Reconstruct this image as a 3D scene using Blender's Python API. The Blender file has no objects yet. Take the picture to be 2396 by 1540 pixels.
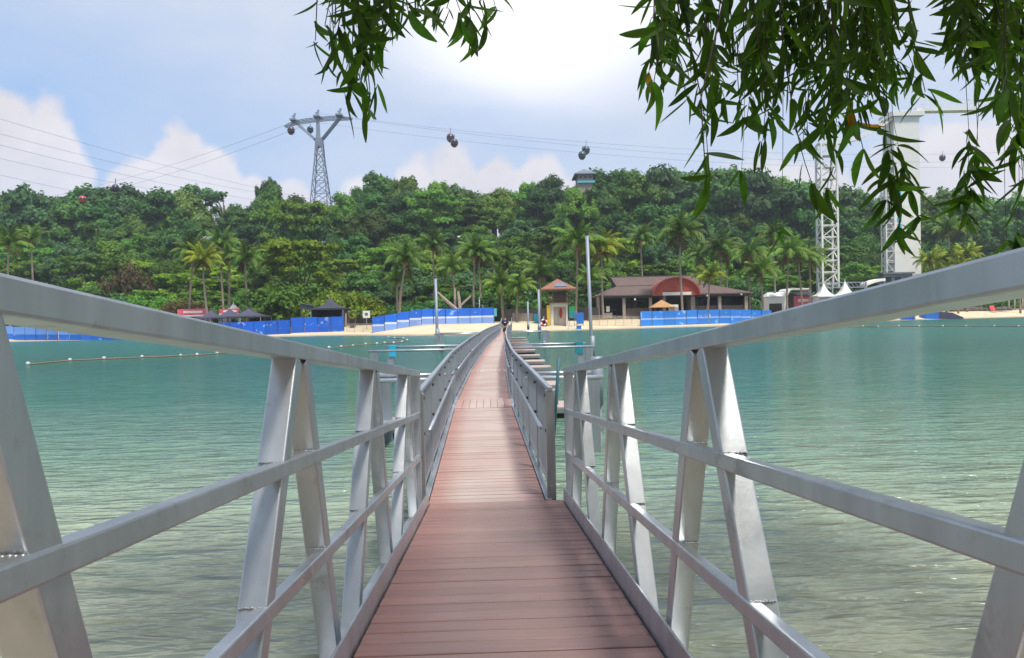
import bpy, math, random
import numpy as np
from mathutils import Vector, Matrix

R = math.radians
random.seed(7)
rng = np.random.default_rng(11)
sc = bpy.context.scene
COL = sc.collection

# ------------------------------------------------------------------ camera, sky, sun, exposure
F = 760.0                       # focal length in pixels of a 1024 px wide frame
CAM = Vector((0, 0, 1.9))
PITCH, ROLL = math.atan(12 / F), R(1.2)
cam_d = bpy.data.cameras.new('camera')
cam_d.sensor_width = 36
cam_d.lens = F / 1024 * 36
cam_d.clip_start, cam_d.clip_end = 0.05, 6000
cam = bpy.data.objects.new('camera', cam_d)
COL.objects.link(cam)
CM = (Matrix.Rotation(math.pi / 2 - PITCH, 3, 'X') @ Matrix.Rotation(-ROLL, 3, 'Z'))
cam.matrix_world = Matrix.Translation(CAM) @ CM.to_4x4()
sc.camera = cam

SUN_EL, SUN_AZ = R(66), R(146)     # azimuth from +Y (ahead) towards +X (right)
SUNV = Vector((math.sin(SUN_AZ) * math.cos(SUN_EL), math.cos(SUN_AZ) * math.cos(SUN_EL), math.sin(SUN_EL)))
world = bpy.data.worlds.new('World')
sc.world = world
world.use_nodes = True
sun_d = bpy.data.lights.new('sun', 'SUN')
sun_d.energy = 3.3
sun_d.angle = R(9)
sun_d.color = (1.0, 0.94, 0.84)
sun = bpy.data.objects.new('sun', sun_d)
COL.objects.link(sun)
sun.rotation_euler = SUNV.to_track_quat('Z', 'Y').to_euler()
sun.location = (30, -10, 60)
sc.view_settings.view_transform = 'Standard'
sc.view_settings.look = 'None'
sc.view_settings.exposure = 0.55
sc.view_settings.gamma = 1.0
sc.view_settings.use_curve_mapping = False
sc.render.engine = 'CYCLES'
sc.cycles.use_denoising = True
sc.cycles.max_bounces = 6
sc.cycles.diffuse_bounces = 2
sc.cycles.transparent_max_bounces = 8
sc.cycles.sample_clamp_indirect = 6


def build_sky():
    nt = world.node_tree
    nt.nodes.clear()
    N, L = nt.nodes.new, nt.links.new

    def math_(op, a, b=None, c=None, clamp=False):
        n = N('ShaderNodeMath'); n.operation = op; n.use_clamp = clamp
        for i, v in enumerate((a, b, c)):
            if v is None: continue
            if isinstance(v, (int, float)): n.inputs[i].default_value = v
            else: L(v, n.inputs[i])
        return n.outputs[0]

    out = N('ShaderNodeOutputWorld'); bg = N('ShaderNodeBackground')
    sky = N('ShaderNodeTexSky'); sky.sky_type = 'NISHITA'; sky.sun_disc = False
    sky.sun_elevation, sky.sun_rotation = SUN_EL, SUN_AZ
    sky.air_density, sky.dust_density, sky.ozone_density = 1.0, 1.6, 1.2
    tc = N('ShaderNodeTexCoord')
    sep = N('ShaderNodeSeparateXYZ'); L(tc.outputs['Generated'], sep.inputs[0])
    az = math_('ARCTAN2', sep.outputs[0], sep.outputs[1])
    el = math_('ARCSINE', sep.outputs[2])
    # fields on the sky dome, in radians of azimuth and elevation
    comb = N('ShaderNodeCombineXYZ'); L(az, comb.inputs[0]); L(el, comb.inputs[1])

    def noise(scale, detail, rough=0.55, off=(0, 0, 0), stretch=(1, 1, 1)):
        mp = N('ShaderNodeMapping'); L(comb.outputs[0], mp.inputs[0])
        mp.inputs['Location'].default_value = off; mp.inputs['Scale'].default_value = stretch
        n = N('ShaderNodeTexNoise'); L(mp.outputs[0], n.inputs[0])
        n.inputs['Scale'].default_value = scale; n.inputs['Detail'].default_value = detail
        n.inputs['Roughness'].default_value = rough
        return n.outputs[0]

    edge = noise(11, 7, 0.55)
    edge2 = noise(30, 4, 0.5, (3, 1, 0))
    wob = math_('ADD', math_('MULTIPLY', math_('SUBTRACT', edge, 0.5), 0.70), math_('MULTIPLY', math_('SUBTRACT', edge2, 0.5), 0.42))
    # heaped clouds: (azimuth, elevation of the base, half width, height) in degrees
    heaps = [(-37, 8, 4.5, 8.0), (-33.5, 9.5, 3.2, 5.6), (-31, 8, 2.6, 6.6), (-30.5, 4, 3.2, 6), (-35, 4, 6, 6),
             (-25.6, 7.5, 2.6, 4.0), (-23.4, 9, 2.4, 4.6), (-21, 8, 2.6, 4.4), (-18.8, 7.2, 2.2, 3.6), (-23, 5, 6, 4.5), (-16.2, 6.5, 2.6, 3.8), (-13.8, 5.6, 2.4, 3.4), (-10.9, 6.4, 2.4, 4.0),
             (-7, 7, 2.6, 5.0), (-4, 7.6, 2.6, 5.2), (-0.8, 7.2, 2.8, 5.0), (2.4, 7.4, 2.8, 5.0), (4.6, 6, 2.2, 4.4), (-1, 4, 8, 4.5), (19, 5, 9, 6), (31, 5, 9, 7),
             (-60, 6, 8, 9), (-70, 5, 7, 7), (-84, 4, 10, 8), (-120, 6, 9, 9), (-110, 5, 7, 6), (-150, 4, 10, 7), (55, 6, 10, 9), (84, 5, 9, 7), (118, 6, 11, 9), (152, 4, 10, 8), (178, 6, 9, 9)]
    field = None
    for a, b, w, h in heaps:
        dx = math_('DIVIDE', math_('SUBTRACT', az, R(a)), R(w))
        dy = math_('DIVIDE', math_('SUBTRACT', el, R(b)), R(h))
        d2 = math_('ADD', math_('MULTIPLY', dx, dx), math_('MULTIPLY', dy, dy))
        v = math_('SUBTRACT', 1.0, math_('SQRT', d2))
        field = v if field is None else math_('SMOOTH_MAX', field, v, 0.12)
    f = math_('ADD', field, wob)
    mr = N('ShaderNodeMapRange'); mr.interpolation_type = 'SMOOTHSTEP'
    mr.inputs[1].default_value, mr.inputs[2].default_value = -0.04, 0.18
    L(f, mr.inputs[0]); heap = mr.outputs[0]
    # high thin cloud veil, thick ahead to the right and thinning to the left
    veil_n = noise(3.0, 6, 0.6, (1.4, 0.6, 0), (1.0, 2.4, 1))
    glowx = math_('DIVIDE', math_('SUBTRACT', az, R(2.5)), R(16))
    glowy = math_('DIVIDE', math_('SUBTRACT', el, R(22.5)), R(10))
    bank = math_('SUBTRACT', 1.0, math_('SQRT', math_('ADD', math_('MULTIPLY', glowx, glowx), math_('MULTIPLY', glowy, glowy))))
    bank = math_('MAXIMUM', bank, 0.0)
    bank = math_('MULTIPLY', math_('MULTIPLY', bank, bank), math_('SUBTRACT', 3.0, math_('MULTIPLY', bank, 2.0)))
    azl = N('ShaderNodeMapRange'); azl.inputs[1].default_value = R(-38); azl.inputs[2].default_value = R(20)
    azl.inputs[3].default_value, azl.inputs[4].default_value = 0.08, 0.66
    L(math_('ABSOLUTE', math_('SUBTRACT', az, 0.0)), azl.inputs[0])
    L(az, azl.inputs[0])
    veil = math_('ADD', math_('MULTIPLY', math_('SUBTRACT', veil_n, 0.44), 1.2), azl.outputs[0])
    hi = N('ShaderNodeMapRange'); hi.inputs[1].default_value = R(13); hi.inputs[2].default_value = R(26)
    hi.inputs[3].default_value, hi.inputs[4].default_value = 0.0, 0.45
    L(el, hi.inputs[0])
    veil = math_('ADD', veil, hi.outputs[0])
    veil = math_('ADD', veil, math_('MULTIPLY', bank, 0.75), clamp=True)
    veil = math_('MINIMUM', veil, 0.86)
    # shade inside clouds: darker, greyer towards the base
    shade = noise(9, 5, 0.6, (5, 2, 0))
    sh = N('ShaderNodeMapRange'); L(shade, sh.inputs[0])
    sh.inputs[1].default_value, sh.inputs[2].default_value = 0.3, 0.7
    sh.inputs[3].default_value, sh.inputs[4].default_value = 0.86, 1.06
    STR = 0.12
    skyc = N('ShaderNodeVectorMath'); skyc.operation = 'MULTIPLY'
    L(sky.outputs[0], skyc.inputs[0]); skyc.inputs[1].default_value = (0.75, 0.78, 0.86)
    base = N('ShaderNodeMix'); base.data_type = 'RGBA'
    base.inputs[0].default_value = 0.72
    L(skyc.outputs[0], base.inputs[6])
    base.inputs[7].default_value = (0.305 / STR, 0.445 / STR, 0.685 / STR, 1)
    vm = N('ShaderNodeMix'); vm.data_type = 'RGBA'; L(veil, vm.inputs[0])
    L(base.outputs[2], vm.inputs[6])
    vcol = N('ShaderNodeMix'); vcol.data_type = 'RGBA'; L(bank, vcol.inputs[0])
    vcol.inputs[6].default_value = (0.495 / STR, 0.535 / STR, 0.62 / STR, 1)
    vcol.inputs[7].default_value = (1.12 / STR, 1.08 / STR, 1.10 / STR, 1)
    L(vcol.outputs[2], vm.inputs[7])
    hc = N('ShaderNodeVectorMath'); hc.operation = 'SCALE'
    hc.inputs[0].default_value = (0.615 / STR, 0.59 / STR, 0.62 / STR); L(sh.outputs[0], hc.inputs['Scale'])
    # cloud bodies sink into the haze near their base
    fade = N('ShaderNodeMapRange'); fade.inputs[1].default_value, fade.inputs[2].default_value = 0.0, R(13)
    fade.inputs[3].default_value, fade.inputs[4].default_value = 0.35, 0.92
    L(el, fade.inputs[0])
    cm = N('ShaderNodeMix'); cm.data_type = 'RGBA'
    L(math_('MULTIPLY', heap, fade.outputs[0]), cm.inputs[0]); L(vm.outputs[2], cm.inputs[6]); L(hc.outputs[0], cm.inputs[7])
    L(cm.outputs[2], bg.inputs[0]); bg.inputs[1].default_value = STR
    L(bg.outputs[0], out.inputs[0])


build_sky()
PIX = Matrix(CM)


def at(px, py, depth):
    """world point on the ray through picture pixel (1024 wide) at that distance ahead (y)"""
    d = PIX @ Vector(((px - 512) / F, -(py - 329) / F, -1))
    return CAM + d * (depth / d.y)


def ground(px, py, z=0.0):
    d = PIX @ Vector(((px - 512) / F, -(py - 329) / F, -1))
    return CAM + d * ((z - CAM.z) / d.z)


K = 1024 / 2396
def q(x, y): return x * K, y * K
def c1(x, y): return (x / 2.178) / 3.75, (900 + y / 2.178) / 3.75
def c2(x, y): return (1000 + x / 2.396) / 3.75, (900 + y / 2.396) / 3.75
def c3(x, y): return (1800 + x / 2.178) / 3.75, (900 + y / 2.178) / 3.75
def c4(x, y): return (2800 + x / 2.304) / 3.75, (900 + y / 2.304) / 3.75

# ------------------------------------------------------------------ materials
MATS = {}


class NT:
    def __init__(s, name):
        s.m = bpy.data.materials.new(name); s.m.use_nodes = True
        s.t = s.m.node_tree; s.t.nodes.clear()
        s.out = s.t.nodes.new('ShaderNodeOutputMaterial')

    def N(s, t, **kw):
        n = s.t.nodes.new(t)
        for k, v in kw.items(): setattr(n, k, v)
        return n

    def L(s, a, b): s.t.links.new(a, b)

    def math(s, op, a, b=None, clamp=False):
        n = s.N('ShaderNodeMath', operation=op, use_clamp=clamp)
        for i, v in enumerate((a, b)):
            if v is None: continue
            if isinstance(v, (int, float)): n.inputs[i].default_value = v
            else: s.L(v, n.inputs[i])
        return n.outputs[0]

    def noise(s, scale, detail=4, rough=0.55, vec=None, stretch=None, out=0):
        n = s.N('ShaderNodeTexNoise')
        n.inputs['Scale'].default_value = scale; n.inputs['Detail'].default_value = detail; n.inputs['Roughness'].default_value = rough
        if vec is not None:
            if stretch:
                mp = s.N('ShaderNodeMapping'); s.L(vec, mp.inputs[0]); mp.inputs['Scale'].default_value = stretch
                vec = mp.outputs[0]
            s.L(vec, n.inputs[0])
        return n.outputs[out]

    def ramp(s, fac, stops):
        n = s.N('ShaderNodeValToRGB'); s.L(fac, n.inputs[0])
        e = n.color_ramp.elements
        while len(e) < len(stops): e.new(0.5)
        for i, (p, c) in enumerate(stops):
            e[i].position = p; e[i].color = (*c, 1) if len(c) == 3 else c
        return n.outputs[0]

    def mix(s, fac, a, b, blend='MIX'):
        n = s.N('ShaderNodeMix', data_type='RGBA', blend_type=blend)
        for i, v in ((0, fac), (6, a), (7, b)):
            if isinstance(v, (int, float)): n.inputs[i].default_value = v
            elif isinstance(v, tuple): n.inputs[i].default_value = (*v, 1)
            else: s.L(v, n.inputs[i])
        return n.outputs[2]

    def mapr(s, v, a, b, c, d, smooth=False):
        n = s.N('ShaderNodeMapRange')
        if smooth: n.interpolation_type = 'SMOOTHSTEP'
        s.L(v, n.inputs[0])
        for i, x in enumerate((a, b, c, d)): n.inputs[i + 1].default_value = x
        return n.outputs[0]

    def bump(s, h, strength, dist):
        n = s.N('ShaderNodeBump'); s.L(h, n.inputs['Height'])
        n.inputs['Strength'].default_value = strength; n.inputs['Distance'].default_value = dist
        return n.outputs[0]

    def bsdf(s, color=None, rough=0.6, metal=0.0, normal=None, spec=None):
        b = s.N('ShaderNodeBsdfPrincipled')
        for key, v in (('Base Color', color), ('Roughness', rough), ('Metallic', metal), ('Specular IOR Level', spec)):
            if v is None: continue
            if isinstance(v, (int, float)): b.inputs[key].default_value = v
            elif isinstance(v, tuple): b.inputs[key].default_value = (*v, 1)
            else: s.L(v, b.inputs[key])
        if normal is not None: s.L(normal, b.inputs['Normal'])
        return b

    def done(s, shader):
        s.L(shader, s.out.inputs[0]); return s.m


def paint(name, col, rough=0.6, metal=0.0, vary=0.18, scale=3.0, bump=0.0):
    """plain coloured surface with mottling, grime and a little relief"""
    if name in MATS: return MATS[name]
    m = NT(name)
    tc = m.N('ShaderNodeTexCoord')
    n = m.noise(scale, 6, 0.6, tc.outputs['Object'])
    f = m.mapr(n, 0.3, 0.7, 1 - vary, 1 + vary)
    v = m.N('ShaderNodeVectorMath', operation='SCALE'); v.inputs[0].default_value = col; m.L(f, v.inputs['Scale'])
    rr = m.mapr(n, 0.3, 0.7, max(0.05, rough - 0.1), min(1, rough + 0.1))
    nor = m.bump(m.noise(scale * 9, 3, 0.6, tc.outputs['Object']), bump, 0.01) if bump else None
    MATS[name] = m.done(m.bsdf(v.outputs[0], rr, metal, nor).outputs[0])
    return MATS[name]


def make_aluminium(name, tint=(0.60, 0.61, 0.62), rough=0.36):
    m = NT(name)
    tc = m.N('ShaderNodeTexCoord')
    big = m.noise(1.7, 5, 0.6, tc.outputs['Object'])
    fine = m.noise(55, 3, 0.6, tc.outputs['Object'])
    streak = m.noise(9, 4, 0.6, tc.outputs['Object'], (1, 1, 0.12))
    smudge = m.noise(4.5, 5, 0.7, tc.outputs['Object'])
    dark = m.mapr(smudge, 0.56, 0.74, 0.0, 0.42, True)
    c = m.mix(m.mapr(streak, 0.3, 0.7, 0, 0.9), tint, tuple(x * 0.78 for x in tint))
    salt = m.noise(23, 5, 0.7, tc.outputs['Object'], (1, 1, 0.5))
    c = m.mix(m.mapr(salt, 0.62, 0.72, 0, 0.35, True), c, (0.66, 0.66, 0.64))
    c = m.mix(dark, c, (0.20, 0.19, 0.17))
    r = m.math('ADD', m.mapr(big, 0.3, 0.7, rough - 0.09, rough + 0.15), m.math('MULTIPLY', dark, 0.35))
    nor = m.bump(m.math('ADD', m.math('MULTIPLY', fine, 0.35), m.math('MULTIPLY', streak, 0.6)), 0.09, 0.01)
    MATS[name] = m.done(m.bsdf(c, r, 0.88, nor).outputs[0])


make_aluminium('aluminium', (0.60, 0.63, 0.67))
make_aluminium('aluminium_dull', (0.47, 0.49, 0.50), 0.46)
make_aluminium('galvanised', (0.44, 0.48, 0.54), 0.52)
paint('pile_grey', (0.24, 0.28, 0.33), 0.5, 0.2, vary=0.15, scale=2)
make_aluminium('weld_metal', (0.58, 0.59, 0.60), 0.34)


def make_deck(name, c0, c1_, groove):
    m = NT(name)
    geo = m.N('ShaderNodeNewGeometry'); tc = m.N('ShaderNodeTexCoord'); oi = m.N('ShaderNodeObjectInfo')
    grain = m.noise(7, 6, 0.65, tc.outputs['Object'], (0.35, 5, 5))
    patch = m.noise(0.9, 5, 0.6, geo.outputs['Position'])
    spots = m.noise(14, 4, 0.7, geo.outputs['Position'])
    c = m.mix(m.mapr(grain, 0.3, 0.7, 0, 1), c0, c1_)
    # foot-worn paler track along the middle, bleached by salt
    sx = m.N('ShaderNodeSeparateXYZ'); m.L(tc.outputs['Object'], sx.inputs[0])
    ax = m.math('ABSOLUTE', sx.outputs[0])
    worn = m.math('MULTIPLY', m.mapr(ax, 0.52, 0.2, 0, 1, True), m.mapr(patch, 0.3, 0.65, 0.45, 0.95))
    c = m.mix(m.math('MULTIPLY', worn, groove), c, (0.47, 0.385, 0.34))
    c = m.mix(m.mapr(spots, 0.66, 0.74, 0, 0.45, True), c, (0.08, 0.05, 0.045))
    hs = m.N('ShaderNodeHueSaturation'); m.L(c, hs.inputs['Color'])
    m.L(m.mapr(oi.outputs['Random'], 0, 1, 0.91, 1.09), hs.inputs['Value'])
    nor = m.bump(grain, 0.25, 0.004)
    MATS[name] = m.done(m.bsdf(hs.outputs[0], m.mapr(patch, 0.3, 0.7, 0.42, 0.58), 0.0, nor).outputs[0])


make_deck('deck_board', (0.265, 0.130, 0.114), (0.355, 0.188, 0.166), 0.35)
make_deck('deck_board_float', (0.33, 0.175, 0.150), (0.42, 0.24, 0.205), 1.0)


def make_leaf(name, c_dark, c_light, trans=0.25, scale=0.35, tint=(1.25, 1.35, 0.6), objvar=0.46):
    m = NT(name)
    geo = m.N('ShaderNodeNewGeometry'); tc = m.N('ShaderNodeTexCoord'); oi = m.N('ShaderNodeObjectInfo')
    n = m.noise(scale, 3, 0.6, tc.outputs['Object'])
    isl = geo.outputs['Random Per Island']
    f = m.math('ADD', m.math('MULTIPLY', isl, 0.5), m.mapr(n, 0.3, 0.7, 0, 0.5))
    c = m.mix(f, c_dark, c_light)
    hs = m.N('ShaderNodeHueSaturation'); m.L(c, hs.inputs['Color'])
    m.L(m.mapr(oi.outputs['Random'], 0, 1, 0.488, 0.522), hs.inputs['Hue'])
    m.L(m.mapr(m.math('FRACT', m.math('MULTIPLY', oi.outputs['Random'], 7.13)), 0, 1, 1 - objvar, 1 + objvar), hs.inputs['Value'])
    b = m.bsdf(hs.outputs[0], 0.55, 0.0, spec=0.2)
    tr = m.N('ShaderNodeBsdfTranslucent')
    tv = m.N('ShaderNodeVectorMath', operation='MULTIPLY'); m.L(hs.outputs[0], tv.inputs[0]); tv.inputs[1].default_value = tint
    m.L(tv.outputs[0], tr.inputs[0])
    mx = m.N('ShaderNodeMixShader'); mx.inputs[0].default_value = trans
    m.L(b.outputs[0], mx.inputs[1]); m.L(tr.outputs[0], mx.inputs[2])
    MATS[name] = m.done(mx.outputs[0])


make_leaf('leaf_deep', (0.036, 0.105, 0.024), (0.090, 0.190, 0.036))
make_leaf('leaf_mid', (0.060, 0.150, 0.018), (0.145, 0.265, 0.030))
make_leaf('leaf_yellow', (0.135, 0.235, 0.012), (0.28, 0.40, 0.026))
make_leaf('leaf_bluish', (0.042, 0.108, 0.038), (0.098, 0.188, 0.060))
make_leaf('leaf_olive', (0.068, 0.125, 0.022), (0.150, 0.215, 0.038))
make_leaf('leaf_lime', (0.085, 0.175, 0.016), (0.185, 0.300, 0.030))
make_leaf('leaf_rust', (0.085, 0.060, 0.030), (0.14, 0.105, 0.04))
make_leaf('palm_leaf', (0.075, 0.150, 0.024), (0.18, 0.275, 0.045), 0.3)
make_leaf('palm_leaf_deep', (0.055, 0.115, 0.022), (0.14, 0.22, 0.04), 0.3)
make_leaf('palm_leaf_gold', (0.13, 0.185, 0.016), (0.30, 0.335, 0.03), 0.3)
make_leaf('hang_leaf', (0.018, 0.048, 0.010), (0.085, 0.165, 0.022), 0.45, 3.0, (2.2, 2.6, 0.7), 0.35)
make_leaf('hang_leaf_gold', (0.34, 0.15, 0.01), (0.5, 0.26, 0.02), 0.4, 3.0, (1.5, 1.3, 0.6))
paint('bark', (0.13, 0.10, 0.075), 0.9, vary=0.4, scale=6, bump=0.4)
paint('palm_bark', (0.27, 0.225, 0.175), 0.9, vary=0.3, scale=4, bump=0.3)
paint('twig', (0.045, 0.032, 0.022), 0.8, vary=0.3, scale=20)
paint('white_paint', (0.74, 0.73, 0.70), 0.5, vary=0.06, scale=1.2)
paint('cream_wall', (0.72, 0.66, 0.56), 0.8, vary=0.10, scale=1.0)
paint('crane_white', (0.70, 0.69, 0.66), 0.55, vary=0.08, scale=0.25)
paint('steel_grey', (0.17, 0.20, 0.24), 0.5, 0.3, vary=0.2, scale=0.6)
paint('steel_dark', (0.05, 0.06, 0.07), 0.5, 0.3, vary=0.2, scale=2)
paint('black', (0.012, 0.012, 0.014), 0.5, vary=0.2)
paint('dark_wall', (0.040, 0.036, 0.036), 0.8, vary=0.25, scale=1.5)
paint('brown_wall', (0.105, 0.078, 0.072), 0.8, vary=0.2, scale=1.5)
paint('column_stone', (0.30, 0.26, 0.22), 0.8, vary=0.15, scale=2)
paint('timber', (0.20, 0.10, 0.055), 0.7, vary=0.25, scale=5)
paint('red_paint', (0.42, 0.075, 0.05), 0.55, vary=0.12, scale=1.5)
paint('red_cloth', (0.55, 0.03, 0.03), 0.6, vary=0.15)
paint('pink_sign', (0.66, 0.10, 0.16), 0.5, vary=0.3, scale=3)
paint('yellow_paint', (0.62, 0.43, 0.02), 0.5, vary=0.08)
paint('green_paint', (0.02, 0.30, 0.12), 0.5, vary=0.08)
paint('teal_paint', (0.02, 0.22, 0.30), 0.5, vary=0.08)
paint('pole_teal', (0.035, 0.11, 0.15), 0.5, vary=0.1)
paint('turquoise', (0.10, 0.42, 0.52), 0.5, vary=0.08)
paint('cyan_cap', (0.03, 0.42, 0.62), 0.4, vary=0.08)
paint('blue_paint', (0.02, 0.16, 0.58), 0.5, vary=0.10)
paint('navy_cloth', (0.018, 0.020, 0.045), 0.8, vary=0.15)
paint('tent_navy', (0.060, 0.060, 0.105), 0.7, vary=0.12, scale=1)
paint('tent_black', (0.030, 0.037, 0.052), 0.6, vary=0.2, scale=0.8)
paint('tent_white', (0.80, 0.80, 0.80), 0.6, vary=0.05, scale=0.7)
paint('thatch', (0.42, 0.235, 0.10), 0.9, vary=0.25, scale=5, bump=0.5)
paint('driftwood', (0.38, 0.31, 0.27), 0.85, vary=0.25, scale=3, bump=0.4)
paint('solar', (0.18, 0.22, 0.30), 0.25, 0.2, vary=0.15, scale=5)
paint('skin', (0.48, 0.28, 0.20), 0.55, vary=0.06)
paint('hair', (0.012, 0.010, 0.009), 0.5, vary=0.1)
paint('lamp_globe', (0.85, 0.84, 0.80), 0.35, vary=0.03)
paint('glass_dark', (0.02, 0.025, 0.03), 0.12, vary=0.1)
paint('pontoon', (0.10, 0.115, 0.125), 0.6, vary=0.2, scale=2)
paint('rope_brown', (0.22, 0.15, 0.09), 0.9, vary=0.2)
paint('cabin_plum', (0.10, 0.03, 0.07), 0.25, vary=0.1)
paint('cabin_navy', (0.03, 0.03, 0.07), 0.25, vary=0.1)
paint('cabin_teal', (0.03, 0.09, 0.11), 0.25, vary=0.1)
paint('cabin_red', (0.38, 0.06, 0.05), 0.25, vary=0.1)
paint('pylon_steel', (0.22, 0.25, 0.32), 0.5, 0.2, vary=0.1, scale=0.3)
paint('cable', (0.16, 0.18, 0.22), 0.5, vary=0.1)
paint('stone_dark', (0.12, 0.10, 0.09), 0.9, vary=0.4, scale=3)


def make_roof():
    m = NT('roof_tiles')
    tc = m.N('ShaderNodeTexCoord')
    n = m.noise(2.0, 6, 0.65, tc.outputs['Object'])
    w = m.N('ShaderNodeTexWave', wave_type='BANDS', bands_direction='Z')
    m.L(tc.outputs['Object'], w.inputs[0]); w.inputs['Scale'].default_value = 2.6; w.inputs['Distortion'].default_value = 0.6
    c = m.mix(m.mapr(n, 0.3, 0.7, 0, 1), (0.092, 0.062, 0.056), (0.160, 0.108, 0.096))
    c = m.mix(m.math('MULTIPLY', w.outputs[0], 0.35), c, (0.07, 0.042, 0.038))
    MATS['roof_tiles'] = m.done(m.bsdf(c, 0.75, 0, m.bump(w.outputs[0], 0.5, 0.05)).outputs[0])
    m = NT('roof_tiles_warm')
    tc = m.N('ShaderNodeTexCoord')
    n = m.noise(4.0, 6, 0.65, tc.outputs['Object'])
    w = m.N('ShaderNodeTexWave', wave_type='BANDS', bands_direction='Z')
    m.L(tc.outputs['Object'], w.inputs[0]); w.inputs['Scale'].default_value = 3.2; w.inputs['Distortion'].default_value = 0.6
    c = m.mix(m.mapr(n, 0.3, 0.7, 0, 1), (0.23, 0.095, 0.058), (0.36, 0.16, 0.095))
    c = m.mix(m.math('MULTIPLY', w.outputs[0], 0.35), c, (0.15, 0.06, 0.04))
    MATS['roof_tiles_warm'] = m.done(m.bsdf(c, 0.75, 0, m.bump(w.outputs[0], 0.5, 0.04)).outputs[0])


make_roof()


def make_banner(name, top, low, split, white=0.5):
    """printed blue fence cloth: upper and lower fields, a white band and pale figures"""
    m = NT(name)
    tc = m.N('ShaderNodeTexCoord'); oi = m.N('ShaderNodeObjectInfo'); geo = m.N('ShaderNodeNewGeometry')
    s = m.N('ShaderNodeSeparateXYZ'); m.L(tc.outputs['Generated'], s.inputs[0])
    z = s.outputs[2]
    c = m.mix(m.math('GREATER_THAN', z, split), low, top)
    if white > 0:
        band = m.math('MULTIPLY', m.math('GREATER_THAN', z, split - 0.09), m.math('LESS_THAN', z, split + 0.02))
        c = m.mix(m.math('MULTIPLY', band, white), c, (0.72, 0.76, 0.85))
    n = m.noise(0.85, 3, 0.5, geo.outputs['Position'])
    n2 = m.noise(2.6, 3, 0.6, geo.outputs['Position'])
    c = m.mix(m.mapr(n, 0.62, 0.68, 0, 0.55, True), c, (0.45, 0.62, 0.88))
    c = m.mix(m.math('MULTIPLY', m.mapr(n2, 0.66, 0.7, 0, 0.8, True), m.math('GREATER_THAN', z, split)), c, (0.72, 0.55, 0.72))
    hs = m.N('ShaderNodeHueSaturation'); m.L(c, hs.inputs['Color'])
    m.L(m.mapr(oi.outputs['Random'], 0, 1, 0.85, 1.12), hs.inputs['Value'])
    MATS[name] = m.done(m.bsdf(hs.outputs[0], 0.6, 0, m.bump(n2, 0.25, 0.05)).outputs[0])


make_banner('banner_deep', (0.010, 0.125, 0.66), (0.010, 0.11, 0.58), 0.35, 0.0)
make_banner('banner_two', (0.012, 0.15, 0.72), (0.22, 0.36, 0.76), 0.47, 0.9)
make_banner('banner_light', (0.030, 0.22, 0.72), (0.03, 0.22, 0.72), 0.5, 0.4)
make_banner('banner_pale', (0.16, 0.34, 0.78), (0.02, 0.15, 0.62), 0.42, 0.0)


def make_sheer():
    """thin see-through mesh cloth of the crowd barriers"""
    m = NT('barrier_mesh')
    tc = m.N('ShaderNodeTexCoord')
    n = m.noise(60, 2, 0.5, tc.outputs['Object'])
    t = m.N('ShaderNodeBsdfTransparent')
    b = m.bsdf((0.62, 0.52, 0.36), 0.7)
    mx = m.N('ShaderNodeMixShader'); m.L(m.mapr(n, 0.3, 0.7, 0.12, 0.3), mx.inputs[0])
    m.L(t.outputs[0], mx.inputs[1]); m.L(b.outputs[0], mx.inputs[2])
    MATS['barrier_mesh'] = m.done(mx.outputs[0])


make_sheer()

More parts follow.
